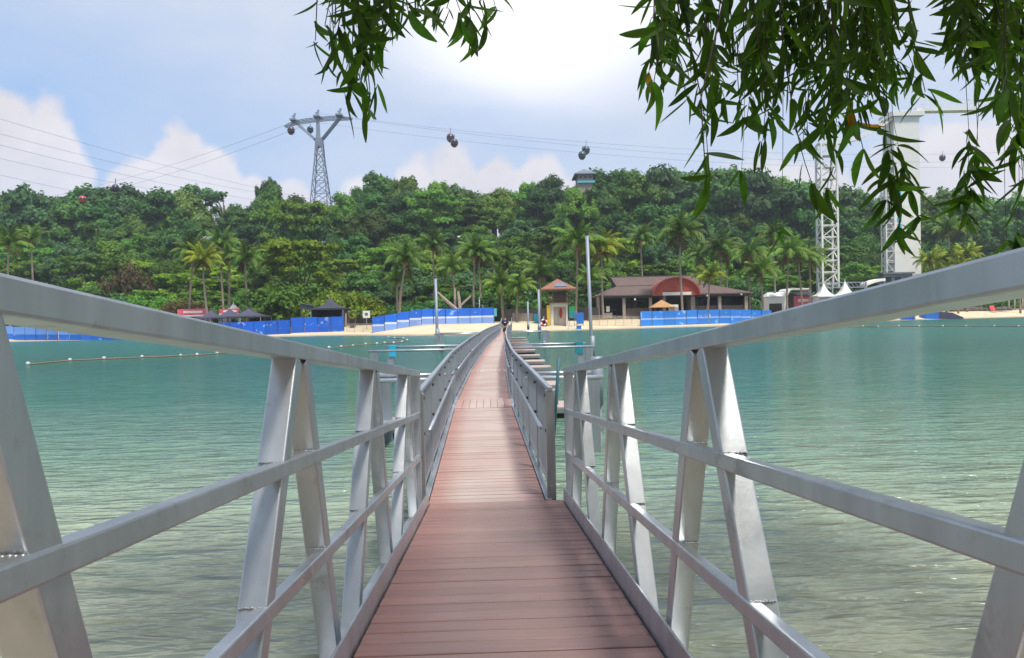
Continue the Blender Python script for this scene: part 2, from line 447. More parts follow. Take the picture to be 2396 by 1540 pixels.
# ------------------------------------------------------------------ mesh helpers
class MB:
    def __init__(s, xf=None):
        s.v, s.f, s.xf = [], [], xf

    def add(s, vs, fs):
        o = len(s.v)
        s.v += [(s.xf @ Vector(p)) if s.xf else Vector(p) for p in vs]
        s.f += [tuple(i + o for i in f) for f in fs]
        return s

    def box(s, lo, hi):
        (a, b, c), (d, e, f) = lo, hi
        return s.add([(a, b, c), (d, b, c), (d, e, c), (a, e, c), (a, b, f), (d, b, f), (d, e, f), (a, e, f)],
                     [(3, 2, 1, 0), (4, 5, 6, 7), (0, 1, 5, 4), (1, 2, 6, 5), (2, 3, 7, 6), (3, 0, 4, 7)])

    def bar(s, p0, p1, w, h, up=(0, 0, 1), w1=None, h1=None):
        """rectangular bar; w across, h along 'up' made square to the axis"""
        p0, p1 = Vector(p0), Vector(p1)
        d = (p1 - p0).normalized(); u = Vector(up)
        r = d.cross(u)
        if r.length < 1e-5: r = d.cross(Vector((1, 0, 0)))
        r.normalize(); u = r.cross(d)
        w1 = w if w1 is None else w1; h1 = h if h1 is None else h1
        vs = []
        for p, ww, hh in ((p0, w, h), (p1, w1, h1)):
            for a, b in ((-1, -1), (1, -1), (1, 1), (-1, 1)):
                vs.append(p + r * (a * ww / 2) + u * (b * hh / 2))
        return s.add(vs, [(0, 1, 2, 3), (7, 6, 5, 4), (0, 4, 5, 1), (1, 5, 6, 2), (2, 6, 7, 3), (3, 7, 4, 0)])

    def tube(s, pts, rad, n=8, caps=True):
        pts = [Vector(p) for p in pts]
        rads = rad if isinstance(rad, (list, tuple)) else [rad] * len(pts)
        vs, fs = [], []
        prev = None
        for i, p in enumerate(pts):
            d = (pts[min(i + 1, len(pts) - 1)] - pts[max(i - 1, 0)])
            d = d.normalized() if d.length > 1e-9 else Vector((0, 0, 1))
            if prev is None:
                r = d.cross(Vector((0, 0, 1)))
                if r.length < 1e-3: r = d.cross(Vector((1, 0, 0)))
            else:
                r = prev - d * prev.dot(d)
            r.normalize(); prev = r
            u = r.cross(d)
            for k in range(n):
                a = 2 * math.pi * k / n
                vs.append(p + (r * math.cos(a) + u * math.sin(a)) * rads[i])
        for i in range(len(pts) - 1):
            for k in range(n):
                fs.append((i * n + k, i * n + (k + 1) % n, (i + 1) * n + (k + 1) % n, (i + 1) * n + k))
        if caps:
            fs.append(tuple(range(n))[::-1]); fs.append(tuple((len(pts) - 1) * n + k for k in range(n)))
        return s.add(vs, fs)

    def lathe(s, c, prof, n=16):
        """profile of (radius, z) turned about a vertical axis at c"""
        c = Vector(c)
        vs, fs = [], []
        for r, z in prof:
            for k in range(n):
                a = 2 * math.pi * k / n
                vs.append(c + Vector((r * math.cos(a), r * math.sin(a), z)))
        for i in range(len(prof) - 1):
            for k in range(n):
                fs.append((i * n + k, i * n + (k + 1) % n, (i + 1) * n + (k + 1) % n, (i + 1) * n + k))
        fs.append(tuple(range(n))[::-1]); fs.append(tuple((len(prof) - 1) * n + k for k in range(n)))
        return s.add(vs, fs)

    def ball(s, c, r, n=10, sz=1.0):
        prof = [(max(0.001, r * math.sin(math.pi * i / 6)), -r * sz * math.cos(math.pi * i / 6)) for i in range(7)]
        return s.lathe(c, prof, n)

    def extrude(s, poly, d):
        """closed polygon (3d points) given thickness along vector d"""
        n = len(poly); d = Vector(d)
        vs = [Vector(p) for p in poly] + [Vector(p) + d for p in poly]
        fs = [tuple(range(n)), tuple(range(2 * n - 1, n - 1, -1))]
        fs += [(i, i + n, (i + 1) % n + n, (i + 1) % n) for i in range(n)]
        return s.add(vs, fs)

    def mesh(s, name, off=Vector((0, 0, 0)), smooth=False):
        me = bpy.data.meshes.new(name)
        me.from_pydata([tuple(Vector(p) - off) for p in s.v], [], s.f)
        me.update()
        if smooth: me.polygons.foreach_set('use_smooth', [True] * len(me.polygons))
        return me

    def build(s, name, mat, parent=None, smooth=False, bevel=0.0, label=None, kind=None):
        root = parent
        off = Vector((0, 0, 0))
        while root is not None:
            off += root.location; root = root.parent
        me = s.mesh(name, off, smooth)
        me.materials.append(MATS[mat])
        o = bpy.data.objects.new(name, me); COL.objects.link(o); o.parent = parent
        if bevel:
            b = o.modifiers.new('bevel', 'BEVEL'); b.width = bevel; b.segments = 2; b.limit_method = 'ANGLE'
            b.harden_normals = False
        if label: o['label'] = label
        if kind: o['kind'] = kind
        return o


def piece(name, me, parent, mat4):
    """one more object that shares mesh data; mat4 is in the parent's space"""
    o = bpy.data.objects.new(name, me); COL.objects.link(o); o.parent = parent
    o.matrix_basis = mat4
    return o


def thing(name, label, cat, loc, group=None):
    o = bpy.data.objects.new(name, None); COL.objects.link(o)
    o.location = loc; o.empty_display_size = 0.2
    return tag(o, label, cat, group)


def tag(o, label, cat, group=None):
    o['label'] = label; o['category'] = cat
    if group: o['group'] = group
    return o


# ------------------------------------------------------------------ terrain and water
_sh = [(-40, 343.5, 0.0), (8, 342, 0), (120, 339.5, 0), (283, 336.8, 0), (345, 335.4, 0), (427, 335.6, 0), (480, 334.5, 0),
       (520, 332.5, 0), (556, 331, 0), (640, 328.5, 0), (732, 326, 0), (840, 322, 0), (960, 318.8, 0), (1040, 316.6, 0)]
SHX, SHY = [], []
for a, b, c in _sh:
    g = ground(a, b, 0); SHX.append(g.x); SHY.append(g.y)
SHX = [-600, -260] + SHX + [220, 600]
SHY = [330, 190] + SHY + [200, 330]


def shore(x): return float(np.interp(x, SHX, SHY))


# treeline of the photograph (pixel x, pixel y)
SKYL = [(-60, 198), (0, 200), (25, 187), (55, 199), (75, 187), (105, 184), (125, 193), (160, 190), (185, 190), (205, 202), (235, 203), (252, 196), (268, 183),
        (290, 197), (330, 196), (355, 191), (368, 177), (385, 172), (405, 178), (440, 183), (470, 187), (500, 187), (530, 184),
        (550, 176), (570, 181), (585, 173), (607, 165), (640, 169), (700, 164), (750, 167), (780, 172), (820, 183), (860, 186),
        (920, 189), (960, 192), (1024, 196), (1100, 200)]
def skyline(px): return float(np.interp(px, [a for a, _ in SKYL], [b for _, b in SKYL]))


def px_of(x, y): return 512 + F * x / max(y, 1)


def smooth(t): t = min(1, max(0, t)); return t * t * (3 - 2 * t)


def hill_z(x, y):
    """height of the wooded slope"""
    top = at(min(1100, max(-60, px_of(x, 235))), skyline(min(1100, max(-60, px_of(x, 235)))), 235).z - 15.5
    if x < -160: top *= max(0.25, 1 - (-160 - x) / 240)
    if x > 170: top *= max(0.25, 1 - (x - 170) / 260)
    t = y - shore(x)
    return 1.3 + (top - 1.3) * smooth((t - 34) / 120)


def ter(x, y):
    if y < 30:
        if y < -9: return 1.15 + min(7.0, (-9 - y) * 0.16)  # unseen rising bank behind the camera, added to darken reflections in the metal
        z = min(1.15, max(-0.9, (1.9 - y) * 0.24 + 0.03 * math.sin(x * 1.3)))
        if y > 6: z = -0.9 - (y - 6) * 0.05
        return z + (0.0 if y > 0 else 0.03 * math.sin(x * 0.9 + y))
    t = y - shore(x)
    if t < 0: return max(-2.1, t * 0.055)
    if t < 34: return min(t * 0.135, 1.15 + 0.15 * smooth((t - 8) / 26)) if t < 8.6 else 1.15 + 0.15 * smooth((t - 8) / 26)
    return hill_z(x, y) if y < 420 else hill_z(x, 420) * max(0.1, 1 - (y - 420) / 700)


def grid_mesh(name, xs, ys, zf):
    vs = [(x, y, zf(x, y)) for y in ys for x in xs]
    n = len(xs)
    fs = [(j * n + i, j * n + i + 1, (j + 1) * n + i + 1, (j + 1) * n + i) for j in range(len(ys) - 1) for i in range(n - 1)]
    me = bpy.data.meshes.new(name); me.from_pydata(vs, [], fs); me.update()
    me.polygons.foreach_set('use_smooth', [True] * len(fs))
    return me


def axis(*segs):
    out = []
    for a, b, st in segs: out += list(np.arange(a, b, st))
    return out


def make_ground():
    m = NT('ground')
    geo = m.N('ShaderNodeNewGeometry')
    s = m.N('ShaderNodeSeparateXYZ'); m.L(geo.outputs['Position'], s.inputs[0])
    n = m.noise(0.35, 6, 0.6, geo.outputs['Position']); n2 = m.noise(9, 5, 0.7, geo.outputs['Position'])
    sand = m.mix(m.mapr(n, 0.3, 0.7, 0, 1), (0.52, 0.42, 0.275), (0.66, 0.55, 0.385))
    wet = m.mapr(s.outputs[2], 0.05, 0.22, 0.55, 1, True)
    sv = m.N('ShaderNodeVectorMath', operation='SCALE'); m.L(sand, sv.inputs[0]); m.L(wet, sv.inputs['Scale'])
    floor = m.mix(m.mapr(n2, 0.35, 0.65, 0, 1), (0.022, 0.050, 0.018), (0.052, 0.088, 0.026))
    edge = m.math('ADD', s.outputs[2], m.math('MULTIPLY', m.math('SUBTRACT', n, 0.5), 0.5))
    c = m.mix(m.mapr(edge, 1.28, 1.5, 0, 1, True), sv.outputs[0], floor)
    MATS['ground'] = m.done(m.bsdf(c, 0.95, 0, m.bump(n2, 0.5, 0.03)).outputs[0])


make_ground()
xs = axis((-1500, -300, 60), (-300, -120, 9), (-120, 140, 3.0), (140, 320, 9), (320, 1501, 60))
ys = axis((-120, -6, 6), (-6, 8, 0.5), (8, 60, 6), (60, 150, 2.0), (150, 420, 6), (420, 2400, 90))
terr = bpy.data.objects.new('terrain', grid_mesh('terrain', xs, ys, ter)); COL.objects.link(terr)
terr.data.materials.append(MATS['ground']); terr['kind'] = 'structure'


def make_water():
    m = NT('water')
    geo = m.N('ShaderNodeNewGeometry')
    pos = geo.outputs['Position']
    s = m.N('ShaderNodeSeparateXYZ'); m.L(pos, s.inputs[0])
    big = m.noise(0.05, 4, 0.55, pos, (0.5, 1, 1))
    mid = m.noise(0.28, 4, 0.55, pos, (0.6, 1.2, 1))
    # colour of the water body: clear shallows over sand, deepening with distance from the near beach
    dist = m.math('ADD', s.outputs[1], m.math('MULTIPLY', m.math('SUBTRACT', big, 0.5), 14))
    dist = m.math('ADD', dist, m.math('MULTIPLY', m.math('SUBTRACT', mid, 0.5), 2.0))
    t = m.mapr(dist, 2, 62, 0, 1)
    c = m.ramp(t, [(0.0, (0.370, 0.385, 0.285)), (0.05, (0.295, 0.345, 0.258)), (0.12, (0.155, 0.250, 0.190)),
                   (0.28, (0.040, 0.142, 0.108)), (0.55, (0.015, 0.098, 0.080)), (1.0, (0.018, 0.122, 0.100))])
    # thin rippling waves: two trains of short crests and a fine chop
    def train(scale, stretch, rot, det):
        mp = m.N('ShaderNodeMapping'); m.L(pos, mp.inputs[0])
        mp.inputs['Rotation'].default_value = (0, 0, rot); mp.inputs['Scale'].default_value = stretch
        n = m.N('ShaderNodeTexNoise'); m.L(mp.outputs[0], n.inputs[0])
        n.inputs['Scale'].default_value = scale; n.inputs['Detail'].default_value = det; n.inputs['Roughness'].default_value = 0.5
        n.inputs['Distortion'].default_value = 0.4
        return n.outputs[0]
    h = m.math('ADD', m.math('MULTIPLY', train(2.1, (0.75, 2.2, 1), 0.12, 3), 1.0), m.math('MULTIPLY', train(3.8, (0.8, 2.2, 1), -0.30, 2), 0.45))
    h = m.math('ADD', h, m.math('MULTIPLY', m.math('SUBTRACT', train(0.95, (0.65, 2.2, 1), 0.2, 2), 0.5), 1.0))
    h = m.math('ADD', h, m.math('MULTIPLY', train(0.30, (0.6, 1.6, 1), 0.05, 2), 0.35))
    ripple_light = m.N('ShaderNodeHueSaturation'); m.L(c, ripple_light.inputs['Color']); m.L(m.mapr(h, 0.65, 1.15, 0.84, 1.14), ripple_light.inputs['Value']); c = ripple_light.outputs[0]  # light on the ripples put into the colour: crests lighter, troughs darker
    nor = m.bump(h, 1.0, 0.20)
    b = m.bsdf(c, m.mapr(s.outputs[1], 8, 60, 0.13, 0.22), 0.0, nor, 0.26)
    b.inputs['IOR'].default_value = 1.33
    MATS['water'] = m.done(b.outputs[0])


make_water()
wxs = axis((-1500, 1501, 100)); wys = axis((-60, 1000, 53))
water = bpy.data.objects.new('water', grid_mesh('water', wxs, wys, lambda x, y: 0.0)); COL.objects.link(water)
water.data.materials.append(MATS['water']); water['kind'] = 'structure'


# ------------------------------------------------------------------ gangway
U = (PIX @ Vector(((489 - 512) / F, -(387 - 329) / F, -1))).normalized()
RV = U.cross(Vector((0, 0, 1))).normalized()
NV = RV.cross(U).normalized()
G = Matrix(((RV.x, U.x, NV.x, CAM.x), (RV.y, U.y, NV.y, CAM.y), (RV.z, U.z, NV.z, CAM.z), (0, 0, 0, 1)))
DL, DR, H = -0.578, 0.674, 1.07          # deck edges and eye height over the deck, metres
S0, S1 = -1.6, 7.3
gang = thing('gangway', 'sloping aluminium gangway with reddish plank deck and slanted truss railings', 'gangway', G @ Vector((0.05, S0, -H)))
groot = Matrix.Translation(-gang.location)
plank_me = MB().box((-0.618, -0.0655, -0.028), (0.618, 0.0655, 0)).mesh('plank')
plank_me.materials.append(MATS['deck_board'])
s = S0
i = 0
while s < S1 - 0.1:
    w = 0.1445
    skew = random.uniform(-0.0015, 0.0015)
    o = piece('plank', plank_me, gang, groot @ G @ Matrix.Translation((0.048, s + w / 2, -H + random.uniform(-0.0025, 0.0015))) @ Matrix.Rotation(skew, 4, 'Z'))
    bv = o.modifiers.new('bevel', 'BEVEL'); bv.width = 0.004; bv.segments = 1
    s += w; i += 1
S1 = s
for side, e in ((-1, DL), (1, DR)):
    # kick plate standing along the deck edge and sloping outwards
    o_ = 0.012 if side < 0 else 0.006
    mb = MB(G)
    mb.add([(e, S0, -H - 0.03), (e, S1, -H - 0.03), (e + side * o_, S1, -H + (0.10 if side < 0 else 0.115)), (e + side * o_, S0, -H + (0.10 if side < 0 else 0.115)),
            (e + side * 0.012, S0, -H - 0.04), (e + side * 0.012, S1, -H - 0.04), (e + side * (o_ + .012), S1, -H + (0.097 if side < 0 else 0.112)), (e + side * (o_ + .012), S0, -H + (0.097 if side < 0 else 0.112))],
           [(0, 1, 2, 3), (7, 6, 5, 4), (0, 4, 5, 1), (2, 6, 7, 3), (1, 5, 6, 2), (0, 3, 7, 4)])
    mb.build('kick_plate', 'aluminium', gang, bevel=0.002)
    inner = -0.645 if side < 0 else 0.705
    ctr = inner + side * 0.045
    MB(G).box((min(inner, inner + side * 0.09), S0, -H - 0.16), (max(inner, inner + side * 0.09), S1, -H - 0.06)).build('bottom_chord', 'aluminium', gang, bevel=0.004)
    MB(G).bar((e - side * 0.02, (S0 + S1) / 2, -H - 0.09), (inner + side * 0.02, (S0 + S1) / 2, -H - 0.09), S1 - S0, 0.05).build('side_beam', 'aluminium_dull', gang)
    rails = {}
    for nm, zt, hh, ww in (('top_rail', 0.168, 0.056, 0.092), ('middle_rail', -0.22, 0.050, 0.042), ('lower_rail', -0.615, 0.050, 0.042)):
        lo, hi = sorted((inner, inner + side * ww))
        rails[nm] = MB(G).box((lo, S0, zt - hh), (hi, S1, zt)).build(nm, 'aluminium', gang, bevel=0.006)
    nodes = [-0.9, 0.94, 2.70, 4.45, 6.22] if side < 0 else [-1.0, 0.80, 2.60, 4.40, 6.24]
    legs = []
    for nd in nodes: legs += [(nd - 0.055, nd - 0.64), (nd + 0.055, nd + 0.64)]
    for st, sb in legs:
        if sb < S0: continue
        p0, p1 = Vector((ctr + side * 0.003, st, 0.115)), Vector((ctr + side * 0.003, sb - (st - sb) * 0.08, -H - 0.15))
        MB(G).bar(p0, p1, 0.084, 0.080, up=(0, 1, 0)).build('diagonal_post', 'aluminium', gang, bevel=0.005)
        # weld beads where the rails meet the post
        for nm, zt in (('middle_rail', -0.22), ('lower_rail', -0.615)):
            t = (0.115 - zt) / (0.115 + H + 0.15)
            sc_ = st + (sb - (st - sb) * 0.08 - st) * t
            wb = MB(G)
            for k in range(9):
                a = k / 8
                wb.ball((inner + side * (0.012 + a * 0.07), sc_ - 0.049 + random.uniform(-.003, .003), zt + 0.000), random.uniform(0.0035, 0.0075), 6, 0.6)
            for k in range(5):
                wb.ball((inner + side * 0.014, sc_ - 0.045 + k * 0.021, zt + 0.001), random.uniform(0.003, 0.0065), 6, 0.6)
            wb.build('weld_bead', 'weld_metal', rails[nm], smooth=True)
    MB(G).box((min(inner, inner + side * 0.09), S1 - 0.075, -H - 0.06), (max(inner, inner + side * 0.09), S1 - 0.005, 0.113)).build('end_post', 'aluminium', gang, bevel=0.005)
MB(G).box((DL + 0.02, S0 + 0.01, -H - 0.048), (DR - 0.02, S1 - 0.01, -H - 0.040)).build('gap_shade_sheet', 'black', gang)  # added black sheet under the planks, standing in for shade in their gaps
for s_ in np.arange(S0 + 0.3, S1, 1.2):
    MB(G).box((DL, s_, -H - 0.12), (DR, s_ + 0.06, -H - 0.05)).build('cross_beam', 'aluminium_dull', gang)

# ------------------------------------------------------------------ floating walkway
FZ = 0.15                                              # top of the floating deck
wpts = [ground(487, 502, FZ), ground(483.2, 404, FZ), ground(486.4, 381.5, FZ), ground(489, 367.6, FZ), ground(497.5, 344, FZ), ground(503.5, 336.5, FZ), ground(507, 331.5, FZ)]
wy = [p.y for p in wpts]; wx = [p.x for p in wpts]
def wline(y): return float(np.interp(y, wy, wx))
bounds = [7.18, 14.7, 16.2, 24.5, 25.2, 34, 34.7, 45, 45.7, 56, 56.7, 68, 68.7, 84]
RAIL = 0.585
long_bar_me = MB().box((-0.015, -0.015, 0), (0.015, 0.015, 0.908)).mesh('baluster'); long_bar_me.materials.append(MATS['galvanised'])
deck_plank_me = MB().box((-0.55, -0.0685, -0.028), (0.55, 0.0685, 0)).mesh('plank'); deck_plank_me.materials.append(MATS['deck_board_float'])
bolt_me = MB().tube([(-0.02, 0, 0), (0.02, 0, 0)], 0.016, 8).mesh('bolt'); bolt_me.materials.append(MATS['black'])


def frame2(y0, y1):
    a = Vector((wline(y0), y0, FZ)); b = Vector((wline(y1), y1, FZ))
    d = (b - a); L_ = d.length; d.normalize()
    r = d.cross(Vector((0, 0, 1))).normalized()
    return Matrix(((r.x, d.x, 0, a.x), (r.y, d.y, 0, a.y), (0, 0, 1, a.z), (0, 0, 0, 1))), L_


ordn = ['just beyond the gangway', 'second after the gangway', 'third after the gangway', 'fourth after the gangway', 'fifth after the gangway', 'under the walking person', 'reaching the far beach']
for k in range(0, len(bounds) - 1, 2):
    M, L_ = frame2(bounds[k], bounds[k + 1])
    sec = thing('floating_walkway_section', 'floating walkway section with reddish planks and metal bar railings, ' + ordn[k // 2], 'walkway', M.to_translation(), 'floating walkway sections')
    back = Matrix.Translation(-sec.location)
    near = k < 2
    # floats, edge frame and deck
    for side in (-1, 1):
        MB(M).box((side * 0.59 - 0.03, 0, -0.15), (side * 0.59 + 0.03, L_, 0.012)).build('edge_beam', 'aluminium', sec, bevel=0.004 if near else 0)
        MB(M).box((min(side * 0.12, side * 0.56), 0.05, -0.55), (max(side * 0.12, side * 0.56), L_ - 0.05, -0.06)).build('pontoon', 'pontoon', sec)
    MB(M).box((-0.55, 0, -0.10), (0.55, L_, -0.034)).build('deck_frame', 'black', sec)
    if k <= 4:
        n = int(L_ / 0.145)
        for i in range(n):
            piece('plank', deck_plank_me, sec, back @ M @ Matrix.Translation((0, (i + 0.5) * L_ / n, random.uniform(-0.002, 0.0015))) @ Matrix.Rotation(random.uniform(-.001, .001), 4, 'Z'))
    else:
        mb = MB(M)
        n = int(L_ / 0.29)
        for i in range(n): mb.box((-0.55, (i + 0.02) * L_ / n, -0.028), (0.55, (i + 0.98) * L_ / n, random.uniform(-0.001, 0.002)))
        mb.build('planks', 'deck_board_float', sec, kind='stuff')
    # railings
    nb = max(2, round(L_ / 1.5))
    for side in (-1, 1):
        x = side * (RAIL + 0.035)
        MB(M).bar((x, 0.0, 1.06), (x, L_, 1.06), 0.05, 0.035).build('top_rail', 'galvanised', sec, bevel=0.004 if near else 0)
        MB(M).bar((x, 0.0, 0.12), (x, L_, 0.12), 0.03, 0.03).build('bottom_rail', 'galvanised', sec)
        hr = MB(M).tube([(x - side * 0.075, 0.25 + j * (L_ - 0.5) / 4, 0.66) for j in range(5)], 0.02, 8).build('handrail', 'aluminium', sec, smooth=True)
        for i in range(nb + 1):
            y = min(L_ - 0.045, max(0.045, i * L_ / nb))
            wide = 0.085 if (k == 0 and i == 0) else 0.05
            p = MB(M).bar((x, y, -0.12), (x, y, 1.045), wide, 0.075, up=(0, 1, 0)).build('post', 'aluminium_dull' if (k == 0 and i == 0) else 'galvanised', sec, bevel=0.004 if near else 0)
            if k <= 4:
                for zb in (1.0, 0.66):
                    b_ = bpy.data.objects.new('bolt', bolt_me); COL.objects.link(b_); b_.parent = p
                    b_.matrix_basis = back @ M @ Matrix.Translation((x - side * 0.03, y, zb))
        nbar = int(L_ / 0.13)
        if k == 0:
            for i in range(1, nbar):
                piece('baluster', long_bar_me, sec, back @ M @ Matrix.Translation((x, i * L_ / nbar, 0.135)))
        else:
            mb = MB(M)
            for i in range(1, nbar): mb.box((x - 0.015, i * L_ / nbar - 0.015, 0.135), (x + 0.015, i * L_ / nbar + 0.015, 1.043))
            mb.build('balusters', 'galvanised', sec, kind='stuff')
    # hinged joint with lengthwise boards after the section
    if k + 2 < len(bounds):
        J, JL = frame2(bounds[k + 1], bounds[k + 2])
        jt = thing('hinge_plate', 'short joint of lengthwise boards after the walkway section ' + ordn[k // 2], 'hinge plate', J.to_translation(), 'joints between walkway sections')
        MB(J).box((-0.55, -0.02, -0.2), (0.55, JL + 0.02, -0.032)).build('joint_frame', 'aluminium_dull', jt)
        nbd = 8
        for i in range(nbd):
            x0 = -0.56 + i * 1.12 / nbd
            MB(J).box((x0 + 0.004, -0.03, -0.03), (x0 + 1.12 / nbd - 0.004, JL + 0.03, 0.007)).build('board', 'deck_board_float', jt)
        for side in (-1, 1):
            x = side * (RAIL + 0.035)
            MB(J).bar((x, 0, 1.06), (x, JL, 1.06), 0.04, 0.03).build('link_rail', 'galvanised', jt)
            MB(J).bar((x, 0, 0.62), (x, JL, 0.62), 0.03, 0.03).build('link_rail', 'galvanised', jt)
            MB(J).box((side * 0.59 - 0.03, -0.01, -0.15), (side * 0.59 + 0.03, JL + 0.01, 0.005)).build('edge_beam', 'aluminium', jt)
# landing ramp onto the far beach
M, L_ = frame2(84, 95)
ramp = thing('beach_ramp', 'low planked ramp where the walkway meets the far beach', 'ramp', M.to_translation())
MB(M).add([(-0.6, 0, -0.5), (0.6, 0, -0.5), (0.6, L_, 0.2), (-0.6, L_, 0.2), (-0.6, 0, 0), (0.6, 0, 0), (0.6, L_, 0.75), (-0.6, L_, 0.75)],
          [(3, 2, 1, 0), (4, 5, 6, 7), (0, 1, 5, 4), (1, 2, 6, 5), (2, 3, 7, 6), (3, 0, 4, 7)]).build('ramp_deck', 'deck_board_float', ramp)
for side in (-1, 1):
    MB(M).bar((side * 0.62, 0, 1.1), (side * 0.62, L_, 1.7), 0.05, 0.04).build('top_rail', 'galvanised', ramp)
    for i in range(7):
        MB(M).bar((side * 0.62, i * L_ / 6, 0.02 + i * .7 / 6), (side * 0.62, i * L_ / 6, 1.1 + i * .6 / 6), 0.05, 0.05, up=(0, 1, 0)).build('post', 'galvanised', ramp)


# ------------------------------------------------------------------ mooring outriggers, piles, outrigger floats
def mooring(y, xe, zt, label, gap, cap=None):
    side = 1 if xe > 0 else -1
    x0 = wline(y) + side * 0.60
    t = thing('mooring_outrigger', label, 'mooring outrigger', (xe, y, 0), 'mooring outriggers beside the walkway')
    for dy, ze in ((-gap / 2, 0), (gap / 2, 0)):
        MB().tube([(x0, y + dy, zt), (xe, y + dy, zt)], 0.034, 10).build('tube', 'aluminium', t, smooth=True)
    MB().box((min(xe - side * 0.25, xe - side * .05), y - gap / 2 - 0.03, -0.35), (max(xe - side * 0.25, xe - side * .05), y - gap / 2 + 0.09, zt - 0.03)).build('leg', 'galvanised', t)
    MB().box((min(xe - side * 0.25, xe - side * .05), y + gap / 2 - 0.09, -0.35), (max(xe - side * 0.25, xe - side * .05), y + gap / 2 + 0.03, zt - 0.03)).build('leg', 'galvanised', t)
    MB().box((min(xe, xe - side * 0.3), y - gap / 2, 0.28), (max(xe, xe - side * 0.3), y + gap / 2, 0.34)).build('cross_bar', 'galvanised', t)
    if cap: MB().box((min(xe - side * .1, xe - side * .32), y + gap / 2 - .12, zt - 0.30), (max(xe - side * .1, xe - side * .32), y + gap / 2 + .12, zt + 0.05)).build('end_cap', cap, t)
    return t


mooring(11.0, 1.25, 1.04, 'mooring outrigger of two tubes reaching the pile just beyond the gangway', 0.9)
mooring(11.4, -2.15, 1.02, 'mooring outrigger of two tubes over the water left of the gangway end', 0.9)
mooring(22.0, 2.25, 1.05, 'mooring outrigger of two tubes joined to the tallest pile', 2.4, 'teal_paint')
mooring(22.6, -4.0, 1.03, 'long mooring outrigger of two tubes with a bright blue end cap', 3.0, 'cyan_cap')
mooring(44.0, -4.35, 1.02, 'mooring outrigger by the pile standing opposite the swim ropes', 3.2)
mooring(46.0, 2.2, 1.02, 'mooring outrigger of two tubes beyond the tallest pile', 3.0)


def pile(px, top, d, rad, label, mat='pile_grey', lean=0.0):
    p = at(px, top, d)
    t = thing('mooring_pile', label, 'pile', (p.x + lean, d, -1.6), 'mooring piles')
    MB().tube([(p.x + lean * 1.4, d, -2.0), (p.x, d, p.z)], rad, 12).build('shaft', mat, t, smooth=True)
    MB().tube([(p.x, d, p.z - 0.01), (p.x, d, p.z + 0.05)], rad * 1.12, 12).build('cap', 'steel_dark', t)
    MB().tube([(p.x + lean, d, 0.6), (p.x + lean, d, 1.3)], rad * 1.5, 12).build('collar', 'pile_grey', t, smooth=True)
    return t


pile(587, 235, 22.2, 0.05, 'tallest grey steel mooring pile standing before the lifeguard hut', lean=0.10)
pile(435.5, 278, 44.5, 0.085, 'grey steel mooring pile standing before the driftwood sculpture', lean=0.04)
pile(538.5, 289, 63, 0.10, 'thin grey mooring pile close to the lifeguard hut', lean=0.02)
pile(527.7, 301, 80, 0.09, 'slender mooring pile between the walking person and the hut')
pile(597, 366, 11.0, 0.055, 'short mooring pile just beyond the gangway end', lean=0.0)

# leaning teal boat pole by the gangway end
a, b = at(559, 357, 7.9), at(553.5, 440, 7.9)
tag(MB().tube([a, (a + b) / 2, b + (b - a) * 0.5], 0.018, 10).build('boat_pole', 'pole_teal', smooth=True), 'thin teal pole leaning beside the gangway end', 'pole')

for j, (y, x0, x1, lab) in enumerate([(14.6, 0.55, 1.5, 'small float with pinkish planks beside the joint of boards'), (17.8, 0.30, 1.35, 'outrigger float with pinkish deck, just beyond the joint of boards'),
                                  (20.0, 0.2, 1.25, 'outrigger float with pinkish deck just before the tallest pile'), (27, 0.15, 1.5, 'outrigger float with pinkish deck just beyond the tallest pile'),
                                  (36, 0.1, 1.7, 'outrigger float with pale deck, halfway to the lifeguard hut'), (52, 0.15, 2.1, 'outrigger float with pale deck, last before the lifeguard hut'),
                                  (12.6, -2.2, -1.25, 'small float with pinkish planks left of the walkway')] +
                                 [(y_, 0.1, 1.5, 'outrigger float with pale deck in the row along the walkway') for y_ in (23.8, 31, 41, 47, 58)]):
    t = thing('outrigger_float', lab, 'float', ((x0 + x1) / 2, y, 0), 'outrigger floats beside the walkway')
    w = 0.55
    up_ = 0.18 if y > 15 else 0.05
    if x0 > 0 or x1 > 0: x0 = wline(y) + (1.08 if y < 15 else 0.72); x1 = x0 + (0.55 if y < 15 else 1.0 if y < 21 else 1.25)
    MB().box((x0 + 0.03, y - w + 0.03, -0.4), (x1 - 0.03, y + w - 0.03, 0.05 + up_)).build('pontoon', 'black', t)  # black colour stands in for the shadow gaps under the float decks
    MB().box((x0, y - w, 0.05 + up_), (x1, y + w, 0.13 + up_)).build('edge_frame', 'aluminium_dull', t)
    nb = 6
    for i in range(nb):
        MB().box((x0, y - w + (i + .03) * 2 * w / nb, 0.132 + up_), (x1, y - w + (i + .97) * 2 * w / nb, 0.16 + up_)).build('board', 'deck_board_float', t)
    if j in (0, 6):
        MB().box(((x0 + x1) / 2 - 0.09, y - 0.09, 0.16 + up_), ((x0 + x1) / 2 + 0.09, y + 0.09, 0.45 + up_)).build('bollard', 'aluminium_dull', t, bevel=0.01)

